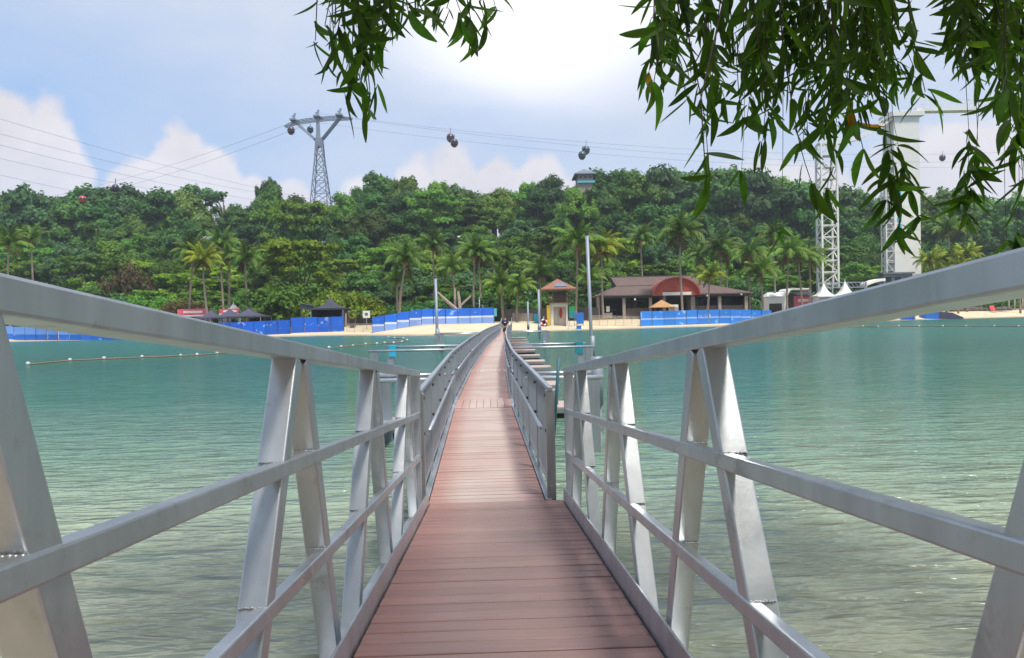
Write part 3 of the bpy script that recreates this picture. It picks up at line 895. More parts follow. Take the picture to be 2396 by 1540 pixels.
# ------------------------------------------------------------------ swim ropes with white buoys
buoy_me = MB().lathe((0, 0, 0), [(0.03, -0.17), (0.12, -0.13), (0.17, -0.02), (0.17, 0.05), (0.11, 0.15), (0.03, 0.18)], 10).mesh('buoy', smooth=True)
buoy_me.materials.append(paint('buoy_white', (0.5, 0.5, 0.48), 0.5, vary=0.1))
for pts, lab, dens in (
        ([(28, 365), (70, 361), (104, 359.4), (142, 357.8), (180.6, 356.3), (197, 355.7), (217, 353.9), (250, 351)], 'string of white buoys on brown rope near the left railing', 1),
        ([c2(*p) for p in [(560, 975), (670, 965), (775, 955), (890, 942), (990, 938), (1060, 930), (1140, 930), (1215, 920), (1262, 905), (1225, 888), (1150, 885), (1095, 880)]], 'curved string of white buoys before the blue banner fence', 1),
        ([c4(*p) for p in [(860, 756), (1005, 750), (1135, 752), (1315, 748), (1490, 748), (1695, 747), (1895, 747), (2140, 747), (2350, 750), (2480, 750)]], 'straight string of white buoys before the sandy right shore', 1)):
    gp = [ground(*p) for p in pts]
    t = thing('swim_rope', lab, 'buoy line', (gp[0].x, gp[0].y, 0), 'swim ropes')
    line = []
    for a, b in zip(gp, gp[1:]):
        for f_ in np.linspace(0, 1, 6)[:-1]: line.append(a.lerp(b, f_) + Vector((0, 0, 0.03)))
    line.append(gp[-1] + Vector((0, 0, 0.03)))
    MB().tube(line, 0.045, 6).build('rope', 'rope_brown', t, smooth=True)
    for g in gp:
        piece('buoy', buoy_me, t, Matrix.Translation(g - t.location + Vector((0, 0, 0.06))) @ Matrix.Rotation(random.uniform(-.5, .5), 4, 'X') @ Matrix.Scale(random.uniform(0.45, 0.65), 4))

# ------------------------------------------------------------------ far beach: fences
def zt(x, y): return ter(x, y)


def fence(p0, p1, height, npan, mat, label, base=None, sheer=False):
    """run of printed cloth panels on posts; p0, p1 = (x, y) of the ends"""
    a, b = Vector((p0[0], p0[1], 0)), Vector((p1[0], p1[1], 0))
    t = thing('banner_fence' if not sheer else 'crowd_barrier', label, 'fence' if not sheer else 'barrier', (a.x, a.y, zt(a.x, a.y)))
    d = (b - a); L_ = d.length / npan; d.normalize()
    for i in range(npan):
        m0 = a + d * (i * L_ + 0.03); m1 = a + d * ((i + 1) * L_ - 0.03)
        z0 = zt(m0.x, m0.y) + 0.03; z1 = zt(m1.x, m1.y) + 0.03
        hh = height * random.uniform(0.985, 1.015)
        n_ = Vector((-d.y, d.x, 0))
        vs, fs = [], []
        # slightly billowing sheet with thickness
        nx = 5
        for side in (0, 1):
            for r_ in range(2):
                for c_ in range(nx):
                    f_ = c_ / (nx - 1)
                    p = m0.lerp(m1, f_) + n_ * (0.05 * math.sin(f_ * 3.1 + i) + side * 0.02)
                    vs.append((p.x, p.y, (z0 + (z1 - z0) * f_) + r_ * hh))
        for side in (0, 1):
            o = side * 2 * nx
            for c_ in range(nx - 1):
                f = (o + c_, o + c_ + 1, o + nx + c_ + 1, o + nx + c_)
                fs.append(f if side == 0 else f[::-1])
        fs += [(c_, c_ + 2 * nx, c_ + 2 * nx + 1, c_ + 1) for c_ in range(nx - 1)] + [(nx + c_, nx + c_ + 1, 3 * nx + c_ + 1, 3 * nx + c_) for c_ in range(nx - 1)]
        MB().add(vs, fs).build('panel', mat, t)
    for i in range(npan + 1):
        p = a + d * (i * L_)
        z0 = zt(p.x, p.y)
        MB().bar((p.x, p.y - 0.02, z0 - 0.2), (p.x, p.y - 0.02, z0 + height * 1.02), 0.045, 0.045, up=(0, 1, 0)).build('post', 'steel_dark' if not sheer else 'galvanised', t)
    if sheer:
        p = a + d * (npan * L_)
        MB().bar((a.x, a.y - 0.02, zt(a.x, a.y) + height), (p.x, p.y - 0.02, zt(p.x, p.y) + height), 0.03, 0.03).build('top_bar', 'galvanised', t)
    return t


def gxy(px, d): g = at(px, 320, d); return (g.x, g.y)


fence(gxy(-30, 102), gxy(204, 99.2), 1.75, 21, 'banner_pale', 'pale blue banner fence along the left beach, above the near railing')
fence(gxy(205, 99), gxy(*(290, 98.5)), 1.8, 7, 'banner_deep', 'deep blue banner fence in front of the navy tents')
fence(gxy(290.5, 99.2), gxy(344, 100.2), 1.95, 4, 'banner_deep', 'tall deep blue banner fence below the black marquee')
fence(gxy(372, 95.2), gxy(494, 97.5), 1.95, 10, 'banner_two', 'blue banner fence with white band beside the walkway landing')
fence(gxy(640.5, 103.8), gxy(772, 111.5), 2.0, 12, 'banner_light', 'bright blue banner fence in front of the long brown pavilion')
fence(gxy(591, 103), gxy(640, 104), 1.35, 6, 'barrier_mesh', 'low sheer barrier on the sand right of the lifeguard hut', sheer=True)
fence(gxy(513, 103), gxy(533, 103.5), 1.2, 3, 'barrier_mesh', 'low sheer barrier on the sand left of the lifeguard hut', sheer=True)
fence(gxy(346, 99.8), gxy(372, 96), 1.1, 3, 'barrier_mesh', 'low sheer barrier closing the gap between two blue fences', sheer=True)


# ------------------------------------------------------------------ small building helpers
def zpx(px, py, d): return at(px, py, d).z
def xpx(px, d): return at(px, 320, d).x


def pyramid_roof(cx, cy, hw, hd, ze, za, thick=0.12, flare=0.0):
    """hipped pyramid with eaves thickness; optional inward curved slope"""
    mb = MB()
    rings = [(1.0, ze), (1.0, ze + thick)]
    for f_ in (0.72, 0.45, 0.2, 0.0):
        z = ze + thick + (za - ze - thick) * ((1 - f_) ** (1 + flare))
        rings.append((max(f_, 0.004), z))
    vs = []
    for r_, z in rings:
        vs += [(cx - hw * r_, cy - hd * r_, z), (cx + hw * r_, cy - hd * r_, z), (cx + hw * r_, cy + hd * r_, z), (cx - hw * r_, cy + hd * r_, z)]
    fs = [(3, 2, 1, 0)]
    for i in range(len(rings) - 1):
        for k in range(4): fs.append((i * 4 + k, i * 4 + (k + 1) % 4, (i + 1) * 4 + (k + 1) % 4, (i + 1) * 4 + k))
    fs.append(tuple(range(4 * (len(rings) - 1), 4 * len(rings))))
    return mb.add(vs, fs)


def marquee(name, cx, cy, w, ze, za, mat, label, group=None, legs=True, walls=None):
    """peaked tent roof with concave slopes on four legs"""
    t = thing(name, label, 'tent', (cx, cy, zt(cx, cy)), group)
    pyramid_roof(cx, cy, w / 2, w / 2, ze, za, 0.22, 1.1).build('canopy', mat, t)
    MB().tube([(cx, cy, za - 0.1), (cx, cy, za + 0.35)], [0.06, 0.02], 6).build('finial', mat, t)
    if legs:
        for sx in (-1, 1):
            for sy in (-1, 1):
                x, y = cx + sx * (w / 2 - 0.1), cy + sy * (w / 2 - 0.1)
                MB().bar((x, y, zt(x, y) - 0.1), (x, y, ze + 0.05), 0.08, 0.08, up=(0, 1, 0)).build('leg', 'galvanised', t)
    if walls:
        z0 = zt(cx, cy)
        MB().box((cx - w / 2 + 0.16, cy + w / 2 - 0.2, z0), (cx + w / 2 - 0.16, cy + w / 2 - 0.15, ze)).build('back_wall', walls, t)
        for sx in (-1, 1):
            x = cx + sx * (w / 2 - 0.2)
            MB().box((x - 0.03, cy - w / 2 + 0.2, z0), (x + 0.03, cy + w / 2 - 0.22, ze)).build('side_wall', walls, t)
    return t


# ------------------------------------------------------------------ lifeguard hut
d = 101
S = 0.1224 * d / F
bx, by = at(*c3(645, 695), d).x, d
z0 = at(*c3(645, 695), d).z
def hx(x): return at(*c3(x, 600), d).x
def hz(y): return z0 + (695 - y) * S
hut = thing('lifeguard_hut', 'white two-storey lifeguard hut with brown pyramid roof and timber balcony', 'lifeguard hut', (bx, by + 1, z0))
x0, x1 = hx(577), hx(718); ym = by + 2.4
# base with a recessed doorway
dx0, dx1 = hx(600), hx(703); zc = hz(545)
mb = MB()
mb.box((x0, by, z0 - 0.5), (dx0, ym, hz(515)))
mb.box((dx1, by, z0 - 0.5), (x1, ym, hz(515)))
mb.box((dx0, by, zc), (dx1, ym, hz(515)))
mb.box((dx0, by + 1.0, z0 - 0.5), (dx1, ym, zc))
mb.build('base_wall', 'cream_wall', hut)
MB().box((hx(640), by + 0.93, z0), (hx(642), by + 0.99, zc)).build('door_edge', 'steel_grey', hut)
MB().box((x0 - 0.35, by - 0.35, hz(515)), (x1 + 0.35, ym + 0.35, hz(506))).build('balcony_floor', 'timber', hut)
for fx in (x0 - 0.3, x1 + 0.3):
    for fy in (by - 0.3, ym + 0.3):
        MB().bar((fx, fy, hz(506)), (fx, fy, hz(404)), 0.10, 0.10, up=(0, 1, 0)).build('roof_post', 'timber', hut)
for zz in (hz(462), hz(485)):
    for (ax, ay, bx_, by_) in ((x0 - .3, by - .3, x1 + .3, by - .3), (x0 - .3, by - .3, x0 - .3, ym + .3), (x1 + .3, by - .3, x1 + .3, ym + .3)):
        MB().bar((ax, ay, zz), (bx_, by_, zz), 0.05, 0.07).build('balcony_rail', 'timber', hut)
for i in range(12):
    xx = x0 - .3 + (x1 - x0 + .6) * i / 11
    MB().bar((xx, by - .3, hz(506)), (xx, by - .3, hz(462)), 0.035, 0.035, up=(0, 1, 0)).build('balcony_slat', 'timber', hut)
MB().box((x0 + 0.5, by + 0.7, hz(506)), (x1 - 0.1, ym, hz(420))).build('cabin', 'brown_wall', hut)
cx = (x0 + x1) / 2
rf = pyramid_roof(cx - 0.1, (by + ym) / 2, (hx(782) - hx(487)) / 2, (hx(782) - hx(487)) / 2, hz(407), hz(313), 0.14, 0.05).build('roof', 'roof_tiles_warm', hut)
# solar panel lying on the front slope
hwr = (hx(782) - hx(487)) / 2
def on_roof(xw, f_): return Vector((xw, (by + ym) / 2 - hwr * f_, hz(407) + 0.20 + (hz(313) - hz(407) - 0.14) * (1 - f_) ** 1.05))
pa, pb, pc, pd = on_roof(hx(610), 0.86), on_roof(hx(712), 0.86), on_roof(hx(695), 0.50), on_roof(hx(618), 0.50)
MB().extrude([pa, pb, pc, pd], (0, -0.03, 0.05)).build('solar_panel', 'solar', rf)
# boards and boxes round the hut (each a thing)
def slab(name, label, cat, xa, xb, ya, yb, dd, mat, th=0.12, group=None, legs=0):
    """upright board: xa..xb, ya..yb in the close-up's pixels, dd metres ahead"""
    xa, xb = at(*c3(xa, 600), dd).x, at(*c3(xb, 600), dd).x
    zz = z0
    za_, zb_ = hz(yb), hz(ya)
    base = zt((xa + xb) / 2, dd)
    t = thing(name, label, cat, ((xa + xb) / 2, dd, base), group)
    MB().box((xa, dd, max(za_, base + 0.25 if legs else base - 0.05)), (xb, dd + th, zb_)).build('board', mat, t, bevel=0.01)
    for i in range(2):
        xx = xa + 0.06 + i * (xb - xa - 0.12)
        MB().bar((xx, dd + th + 0.03, base - 0.1), (xx, dd + th + 0.03, zb_ + 0.02), 0.06, 0.06, up=(0, 1, 0)).build('leg', 'steel_grey', t)
    return t


slab('notice_board', 'yellow upright board against the lifeguard hut', 'board', 546, 574, 530, 692, 100.7, 'yellow_paint')
gb = slab('notice_board', 'green upright board with teal lower half beside the lifeguard hut', 'board', 728, 774, 545, 640, 100.7, 'green_paint', legs=1)
MB().box((at(*c3(728, 600), 100.7).x, 100.66, hz(640)), (at(*c3(774, 600), 100.7).x, 100.695, hz(592))).build('lower_field', 'teal_paint', gb)
slab('blue_screen', 'bright blue screen standing left of the lifeguard hut', 'screen', 441, 476, 600, 694, 102.5, 'cyan_cap')
slab('blue_screen', 'deep blue screen standing right of the lifeguard hut', 'screen', 786, 846, 596, 690, 102.5, 'blue_paint')
# red rescue board hung in the doorway
xr = hx(663)
pts = [(xr + 0.20 * math.sin(a) * (1.0 if a < math.pi else 1), by + 0.86, hz(597) + 0.70 * math.cos(a)) for a in np.linspace(0, 2 * math.pi, 17)[:-1]]
tag(MB().extrude(pts, (0, 0.1, 0)).build('rescue_board', 'red_cloth', bevel=0.01), 'red rescue board hung in the hut doorway', 'rescue board')
# life ring on a stand
lr = at(*c3(522, 672), 99.5)
t = thing('life_ring_stand', 'red and white life ring on a stand left of the hut', 'life ring', (lr.x, lr.y, zt(lr.x, lr.y)))
for k in range(8):
    a0, a1 = 2 * math.pi * k / 8, 2 * math.pi * (k + 1) / 8
    MB().tube([(lr.x + 0.36 * math.cos(a), lr.y, lr.z + 0.36 * math.sin(a)) for a in np.linspace(a0, a1, 5)], 0.11, 8).build('ring_segment', 'red_cloth' if k % 2 else 'white_paint', t, smooth=True)
MB().bar((lr.x, lr.y + 0.18, zt(lr.x, lr.y) - 0.1), (lr.x, lr.y + 0.18, lr.z + 0.75), 0.09, 0.09, up=(0, 1, 0)).build('stand_post', 'white_paint', t)
MB().box((lr.x - 0.45, lr.y + 0.12, lr.z - 0.5), (lr.x + 0.45, lr.y + 0.17, lr.z + 0.55)).build('backing_board', 'navy_cloth', t)
for (xx, yy, mm, lab) in ((740, 676, 'white_paint', 'small white crate on the sand below the green board'), (806, 672, 'blue_paint', 'small blue crate on the sand before the blue screen')):
    p = at(*c3(xx, yy), 99.3); zb = zt(p.x, p.y)
    t = thing('storage_crate', lab, 'crate', (p.x, p.y, zb))
    MB().box((p.x - .3, p.y - .25, zb - 0.05), (p.x + .3, p.y + .25, zb + 0.42)).build('body', mm, t, bevel=0.02)
    MB().box((p.x - .32, p.y - .27, zb + 0.42), (p.x + .32, p.y + .27, zb + 0.5)).build('lid', 'white_paint', t, bevel=0.01)

# ------------------------------------------------------------------ long brown pavilion
d = 118
S = 0.1224 * d / F
pz0 = min(at(*c3(1100, 640), d).z, 1.35)
def vx(x): return at(*c3(x, 560), d).x
def vz(y): return pz0 + (640 - y) * S
pav = thing('beach_pavilion', 'long brown-roofed beach pavilion with red arched gable over dark entrance', 'pavilion', (vx(1590), d + 5, pz0))
ze, zm, zr = vz(452), vz(372), vz(290)
xl, xr_ = vx(965), vx(2215)
Dp = 12.0
yf, yb_ = d - 1.2, d + Dp
# skirt roof and steeper upper roof with gable ends
ul, ur = vx(1140), vx(1905)
yu0, yu1 = d + 2.6, d + Dp - 3.8
yr = (yu0 + yu1) / 2
rl, rr = vx(1108), vx(1792)
mb = MB()
mb.add([(xl, yf, ze), (xr_, yf, ze), (xr_, yb_, ze), (xl, yb_, ze), (ul, yu0, zm), (ur, yu0, zm), (ur, yu1, zm), (ul, yu1, zm),
        (xl, yf, ze - 0.16), (xr_, yf, ze - 0.16), (xr_, yb_, ze - 0.16), (xl, yb_, ze - 0.16)],
       [(0, 1, 5, 4), (1, 2, 6, 5), (2, 3, 7, 6), (3, 0, 4, 7), (8, 9, 1, 0), (9, 10, 2, 1), (10, 11, 3, 2), (11, 8, 0, 3), (11, 10, 9, 8)])
roof = mb.build('roof', 'roof_tiles', pav)
mb = MB()
mb.add([(ul - 0.1, yu0 - 0.1, zm + 0.02), (ur, yu0 - 0.1, zm + 0.02), (rr, yr, zr), (rl, yr, zr), (ul - 0.1, yu1 + .1, zm + 0.02), (ur, yu1 + .1, zm + 0.02)],
       [(0, 1, 2, 3), (5, 4, 3, 2), (0, 3, 4), (1, 5, 2)])
mb.build('upper_roof', 'roof_tiles', roof)
MB().bar((rl - 0.1, yr, zr), (rr + 0.1, yr, zr), 0.3, 0.16).build('ridge_cap', 'roof_tiles', roof)
MB().box((ul - 0.02, yu0 + 0.3, zm - 0.6), (ul + 0.1, yu1 - 0.3, zm)).build('gable_wall', 'dark_wall', pav)
MB().box((xl + 0.4, yf + 0.25, vz(478)), (xr_ - 0.4, yf + 0.37, ze - 0.162)).build('fascia_beam', 'dark_wall', pav)
for x in (962, 1172, 1388, 1738, 1950, 2165):
    MB().box((vx(x) - 0.22, yf + 0.5, pz0 - 0.6), (vx(x) + 0.22, yf + 0.94, ze - 0.16)).build('column', 'column_stone', pav)
for xa, xb, zz in ((1180, 1400, vz(560)), (1740, 2190, vz(552))):
    MB().box((vx(xa), yf + 1.0, pz0 - 0.6), (vx(xb), yf + 1.2, zz)).build('half_wall', 'brown_wall', pav)
MB().box((xl + 0.6, d + 4.2, pz0 - 0.6), (xr_ - 0.6, d + 4.4, ze - 0.1)).build('inner_wall', 'dark_wall', pav)
for xx in (xl + 0.6, xr_ - 0.8):
    MB().box((xx, d + 0.6, pz0 - 0.6), (xx + 0.2, d + 4.19, ze - 0.1)).build('side_wall', 'dark_wall', pav)
for i, xx in enumerate((1002, 1030, 1058, 1086, 1114)):
    w = MB().box((vx(xx), d + 4.1, vz(628)), (vx(xx + 24), d + 4.17, vz(520))).build('window', 'glass_dark', pav)
    MB().box((vx(xx) - 0.03, d + 4.06, vz(572)), (vx(xx + 24) + 0.03, d + 4.095, vz(566))).build('glazing_bar', 'steel_grey', w)
for xx in (1215, 1275, 1335, 1790, 1850, 1995, 2060, 2115):
    w = MB().box((vx(xx), d + 4.1, vz(555)), (vx(xx + 48), d + 4.17, vz(500))).build('window', 'glass_dark', pav)
    MB().box((vx(xx) - 0.05, d + 4.05, vz(500)), (vx(xx + 48) + 0.05, d + 4.095, vz(494))).build('frame', 'steel_grey', w)
MB().box((vx(1030), yf + 0.9, vz(585)), (vx(1056), yf + 0.97, vz(540))).build('poster', 'white_paint', pav)
MB().box((vx(1010), yf + 0.9, pz0 + 0.1), (vx(1078), yf + 1.3, vz(594))).build('counter', 'column_stone', pav)
# red arched gable: barrel vault roof with a red face
ac, ar = vx(1590), (vx(1770) - vx(1410)) / 2
az0 = vz(465); ah = vz(325) - az0
arc = [(ac + ar * math.cos(a), yf - 0.5, az0 + ah * math.sin(a)) for a in np.linspace(0, math.pi, 25)]
MB().extrude(arc, (0, 0.3, 0)).build('arch_face', 'red_paint', pav)
mb = MB()
vs = []
for yy in (yf - 0.9, yf + 5.0):
    for sc_ in (1.0, 1.06):
        vs += [(ac + ar * sc_ * math.cos(a), yy, az0 + ah * sc_ * math.sin(a)) for a in np.linspace(0, math.pi, 25)]
fs = []
n = 25
for k in range(n - 1):
    fs += [(k, k + 1, n + k + 1, n + k), (2 * n + k + 1, 2 * n + k, 3 * n + k, 3 * n + k + 1), (n + k, n + k + 1, 3 * n + k + 1, 3 * n + k), (k + 1, k, 2 * n + k, 2 * n + k + 1)]
mb.add(vs, fs).build('arch_roof', 'red_paint', pav)
for k in range(1, 8):
    a = math.pi * k / 8
    MB().bar((ac, yf - 0.53, az0 + 0.5), (ac + ar * 0.97 * math.cos(a), yf - 0.53, az0 + ah * 0.97 * math.sin(a)), 0.04, 0.05).build('arch_batten', 'red_paint', pav)
MB().box((vx(1475), yf - 0.62, vz(463)), (vx(1706), yf - 0.54, vz(438))).build('sign_band', 'white_paint', pav)
MB().box((vx(1500), d + 2.4, pz0 - 0.5), (vx(1722), d + 2.6, az0)).build('entrance_recess', 'black', pav)
for xx in (1496, 1724):
    MB().box((vx(xx) - 0.2, yf + 0.2, pz0 - 0.5), (vx(xx) + 0.2, d + 2.5, az0 - 0.02)).build('entrance_pier', 'column_stone', pav)
for xx, yy in ((995, 497), (1258, 488), (1843, 468), (2120, 462)):
    p = (vx(xx), yf + 0.16, vz(yy) - 0.05)
    g = MB().ball(p, 0.17, 10).build('lamp_globe', 'lamp_globe', pav, smooth=True)
    MB().tube([(p[0], p[1], p[2] + 0.1), (p[0], p[1] + 0.1, vz(472))], 0.025, 6).build('lamp_arm', 'steel_dark', g)

# small thatched kiosk and box before the pavilion
d = 112
kx, kz = at(*c3(1485, 600), d).x, zt(at(*c3(1485, 600), d).x, d)
ko = thing('beach_kiosk', 'small kiosk with orange thatched pyramid roof behind the blue fence', 'kiosk', (kx, d, kz))
hw = (at(*c3(1578, 550), d).x - at(*c3(1394, 550), d).x) / 2
pyramid_roof(kx, d, hw, hw, at(*c3(1485, 552), d).z, at(*c3(1485, 488), d).z, 0.08, 0.02).build('roof', 'thatch', ko)
for sx in (-1, 1):
    for sy in (-1, 1): MB().bar((kx + sx * hw * .75, d + sy * hw * .75, kz - 0.2), (kx + sx * hw * .75, d + sy * hw * .75, at(*c3(1485, 548), d).z), 0.1, 0.1, up=(0, 1, 0)).build('post', 'timber', ko)
MB().box((kx - hw * .7, d - hw * .6, kz - 0.1), (kx + hw * .7, d + hw * .6, kz + 1.0)).build('counter', 'green_paint', ko)
xa, xb = at(*c3(1546, 600), 111).x, at(*c3(1616, 600), 111).x
bo = thing('beige_cabinet', 'beige upright cabinet next to the thatched kiosk', 'cabinet', ((xa + xb) / 2, 111, zt(xa, 111)))
MB().box((xa, 110.6, zt(xa, 111) - 0.1), (xb, 111.4, at(*c3(1580, 528), 111).z)).build('body', 'cream_wall', bo, bevel=0.02)
MB().box((xa + 0.05, 110.57, zt(xa, 111) + 0.3), (xb - 0.05, 110.597, at(*c3(1580, 550), 111).z)).build('door', 'column_stone', bo)

# ------------------------------------------------------------------ tents, stage, signs on the beach
for x, y, w, lab in ((495, 742, 3.6, 'navy peaked tent, leftmost of three beside the pink sign'), (538, 740, 4.2, 'navy peaked tent below the white cone roof'), (583, 738, 5.0, 'navy peaked tent, widest of three, nearest to the black marquee')):
    p = at(*q(x, y), 108)
    za = at(*q(x, y - 17), 108).z
    marquee('peaked_tent', p.x, 108, w, za - 1.3, za, 'tent_navy', lab, 'navy tents on the left beach')
p = at(*q(772, 735), 106)
za = at(*c2(570, 520), 106).z; ze = at(*c2(570, 628), 106).z
bt = marquee('black_marquee', at(*c2(575, 628), 106).x, 106, 4.6, ze, za, 'tent_black', 'black peaked marquee with dark walls behind tall blue fence', None, True, 'tent_black')
z_ = zt(p.x, 106)
xa, xb = at(*c2(300, 600), 108).x, at(*c2(470, 600), 108).x
so = thing('black_screen', 'sloping black cloth shelter joined to the black marquee', 'shelter', ((xa + xb) / 2, 108, z_))
MB().extrude([(xa, 108, z_ - 0.2), (xa, 108, at(*c2(300, 568), 108).z), (xb, 108, at(*c2(470, 600), 108).z), (xb, 108, z_ - 0.2)], (0, 3.0, 0)).build('cloth', 'tent_black', so)
MB().bar((xa, 107.95, at(*c2(300, 568), 108).z + 0.03), (xb, 107.95, at(*c2(470, 600), 108).z + 0.03), 0.08, 0.08).build('frame', 'steel_grey', so)
xa, xb = at(*c2(668, 600), 104).x, at(*c2(715, 600), 104).x
fl = thing('tent_doorway', 'open tent doorway with pale curtain next to the black marquee', 'doorway', ((xa + xb) / 2, 104, zt(xa, 104)))
MB().box((xa, 104, zt(xa, 104) - 0.1), (xa + 0.12, 104.1, at(*c2(690, 655), 104).z)).build('jamb', 'steel_dark', fl)
MB().extrude([(xb - 0.25, 104, zt(xb, 104)), (xb, 104, zt(xb, 104)), (xb + 0.05, 104, at(*c2(715, 660), 104).z), (xb - 0.18, 104, at(*c2(700, 660), 104).z)], (0, 0.06, 0)).build('curtain', 'column_stone', fl)
MB().bar((xa - 0.05, 104.05, at(*c2(690, 648), 104).z), (xb + 2.2, 104.05, at(*c2(800, 660), 104).z), 0.12, 0.10).build('lintel', 'steel_dark', fl)
for xx in (740, 800):
    x_ = at(*c2(xx, 700), 104.5).x
    MB().bar((x_, 104.4, zt(x_, 104.4) - .1), (x_, 104.4, at(*c2(xx, 655), 104).z), 0.1, 0.1, up=(0, 1, 0)).build('post', 'timber', fl)
xd = at(*c2(770, 780), 103).x
dr = thing('speaker_box', 'black upright loudspeaker box at the tent doorway', 'loudspeaker', (xd, 103, zt(xd, 103)))
MB().box((xd - 0.35, 103, zt(xd, 103) - .05), (xd + 0.3, 103.5, zt(xd, 103) + 1.25)).build('body', 'black', dr, bevel=0.03)
MB().lathe((xd, 102.99, zt(xd, 103) + 0.4), [(0.2, -0.02), (0.2, 0.02)], 12).build('grille', 'steel_dark', dr)

for (xa, xb, ya, yb, lab) in ((1450, 1690, 560, 628, 'long pink and white sign board behind the left railing'), (1790, 1955, 560, 612, 'short pink and white sign board below the white cone roof')):
    dd = 112
    a, b = at(*c1(xa, yb), dd), at(*c1(xb, ya), dd)
    zb = zt(a.x, dd)
    t = thing('sign_board', lab, 'sign', ((a.x + b.x) / 2, dd, zb), 'pink and white sign boards')
    MB().box((a.x, dd, a.z), (b.x, dd + 0.15, b.z)).build('board', 'pink_sign', t)
    h_ = (b.z - a.z)
    MB().box((a.x + (b.x - a.x) * .2, dd - 0.03, a.z + h_ * .45), (a.x + (b.x - a.x) * .85, dd - 0.004, a.z + h_ * .75)).build('white_field', 'white_paint', t)
    MB().box((a.x, dd - 0.03, a.z), (b.x, dd - 0.004, a.z + h_ * .2)).build('white_strip', 'white_paint', t)
    for f_ in (0.05, 0.95):
        x = a.x + (b.x - a.x) * f_
        MB().bar((x, dd + 0.2, zb - .1), (x, dd + .2, b.z), 0.1, 0.1, up=(0, 1, 0)).build('post', 'galvanised', t)
    if xa > 1700:
        x = at(*c1(1870, 560), dd).x
        ctop = at(*c1(1870, 505), dd).z
        co = thing('cone_roof', 'white cone roof peeping above the short pink sign', 'tent', (x, dd + 2, zb))
        MB().lathe((x, dd + 2, 0), [(1.1, b.z - 0.1), (0.45, b.z + (ctop - b.z) * .3), (0.2, b.z + (ctop - b.z) * .65), (0.02, ctop)], 12).build('canopy', 'tent_white', co, smooth=True)
        for sx in (-1, 1): MB().bar((x + sx * 0.9, dd + 2, zb - .1), (x + sx * 0.9, dd + 2, b.z), 0.1, 0.1, up=(0, 1, 0)).build('pole', 'white_paint', co)

# rustic dark hut roof left of the black shelter
for xa, xb, ya, yb, mat, lab in ((2180, 2400, 555, 640, 'thatch', 'low dark-walled hut with thatched roof left of the black shelter'),):
    dd = 113
    a, b = at(*c1(xa, yb), dd), at(*c1(xb, ya), dd)
    zb = zt(a.x, dd)
    t = thing('beach_hut', lab, 'hut', ((a.x + b.x) / 2, dd, zb))
    MB().box((a.x + .2, dd, zb - .2), (b.x - .2, dd + 3, a.z + 0.1)).build('wall', 'dark_wall', t)
    mb = MB()
    mb.add([(a.x - .3, dd - .6, a.z), (b.x + .3, dd - .6, a.z), (b.x, dd + 1.5, b.z), (a.x + 1.0, dd + 1.5, b.z), (a.x - .3, dd + 3.6, a.z), (b.x + .3, dd + 3.6, a.z)],
           [(0, 1, 2, 3), (5, 4, 3, 2), (0, 3, 4), (1, 5, 2), (0, 4, 5, 1)])
    mb.build('roof', 'roof_tiles', t)

# white notice on a pole and turquoise beach flag sign
def pole_sign(name, label, px, pz, w, h, dd, mat, polemat):
    p = at(px, pz, dd); zb = zt(p.x, dd)
    t = thing(name, label, 'sign', (p.x, dd, zb))
    MB().tube([(p.x, dd + 0.06, zb - 0.2), (p.x, dd + 0.06, p.z + h / 2)], 0.04, 8).build('pole', polemat, t, smooth=True)
    MB().box((p.x - w / 2, dd - 0.02, p.z - h / 2), (p.x + w / 2, dd + 0.02, p.z + h / 2)).build('plate', mat, t, bevel=0.005)
    return t, p


t, p = pole_sign('warning_sign', 'white square sign on a pole in the sand gap', *c2(896, 668), 0.95, 0.95, 100, 'white_paint', 'galvanised')
MB().box((p.x - .2, 99.95, p.z - .15), (p.x + .2, 99.976, p.z + .2)).build('pictogram', 'steel_grey', t)
pole_sign('information_sign', 'turquoise sign on a post at the end of the banner fence', *c2(2042, 650), 0.75, 1.05, 100.5, 'turquoise', 'turquoise')
for px, py, dd, lab in ((1910, 520, 104, 'plain grey lamp pole, left of a pair behind the banner fence'), (1940, 590, 104, 'shorter grey pole with round head behind the banner fence')):
    p = at(*c2(px, py), dd); zb = zt(p.x, dd)
    t = thing('beach_pole', lab, 'pole', (p.x, dd, zb))
    MB().tube([(p.x, dd, zb - .2), (p.x, dd, p.z)], [0.07, 0.05], 8).build('shaft', 'galvanised', t, smooth=True)
    MB().ball((p.x, dd, p.z), 0.12, 8).build('head', 'galvanised', t, smooth=True)

# driftwood sculpture of crossing beams
dd = 105
base = at(*c2(1705, 660), dd)
t = thing('driftwood_sculpture', 'sculpture of pale weathered timbers crossing behind the blue banner fence', 'sculpture', (base.x, dd, zt(base.x, dd)))
zb = zt(base.x, dd)
for (xa, ya), (xb, yb), w0, w1, dy in (((1535, 470), (1730, 640), 0.22, 0.32, 0.0), ((1720, 460), (1740, 660), 0.30, 0.42, 0.4), ((1838, 500), (1690, 650), 0.2, 0.3, 0.8), ((1690, 430), (1700, 640), 0.2, 0.34, 1.0), ((1650, 640), (1790, 660), 0.25, 0.22, 0.2), ((1560, 500), (1690, 620), 0.18, 0.22, 0.7)):
    a, b = at(*c2(xa, ya), dd + dy), at(*c2(xb, yb), dd + dy)
    m_ = (a + b) / 2 + Vector((random.uniform(-.1, .1), 0, random.uniform(-.08, .08)))
    MB().tube([a, m_, b], [w0 * .55, (w0 + w1) * .3, w1 * .6], 7).build('timber_beam', 'driftwood', t)
MB().tube([(base.x + 0.1, dd + 0.5, zb - 0.2), (base.x, dd + 0.4, base.z + 0.2)], [0.5, 0.35], 8).build('stump', 'driftwood', t)

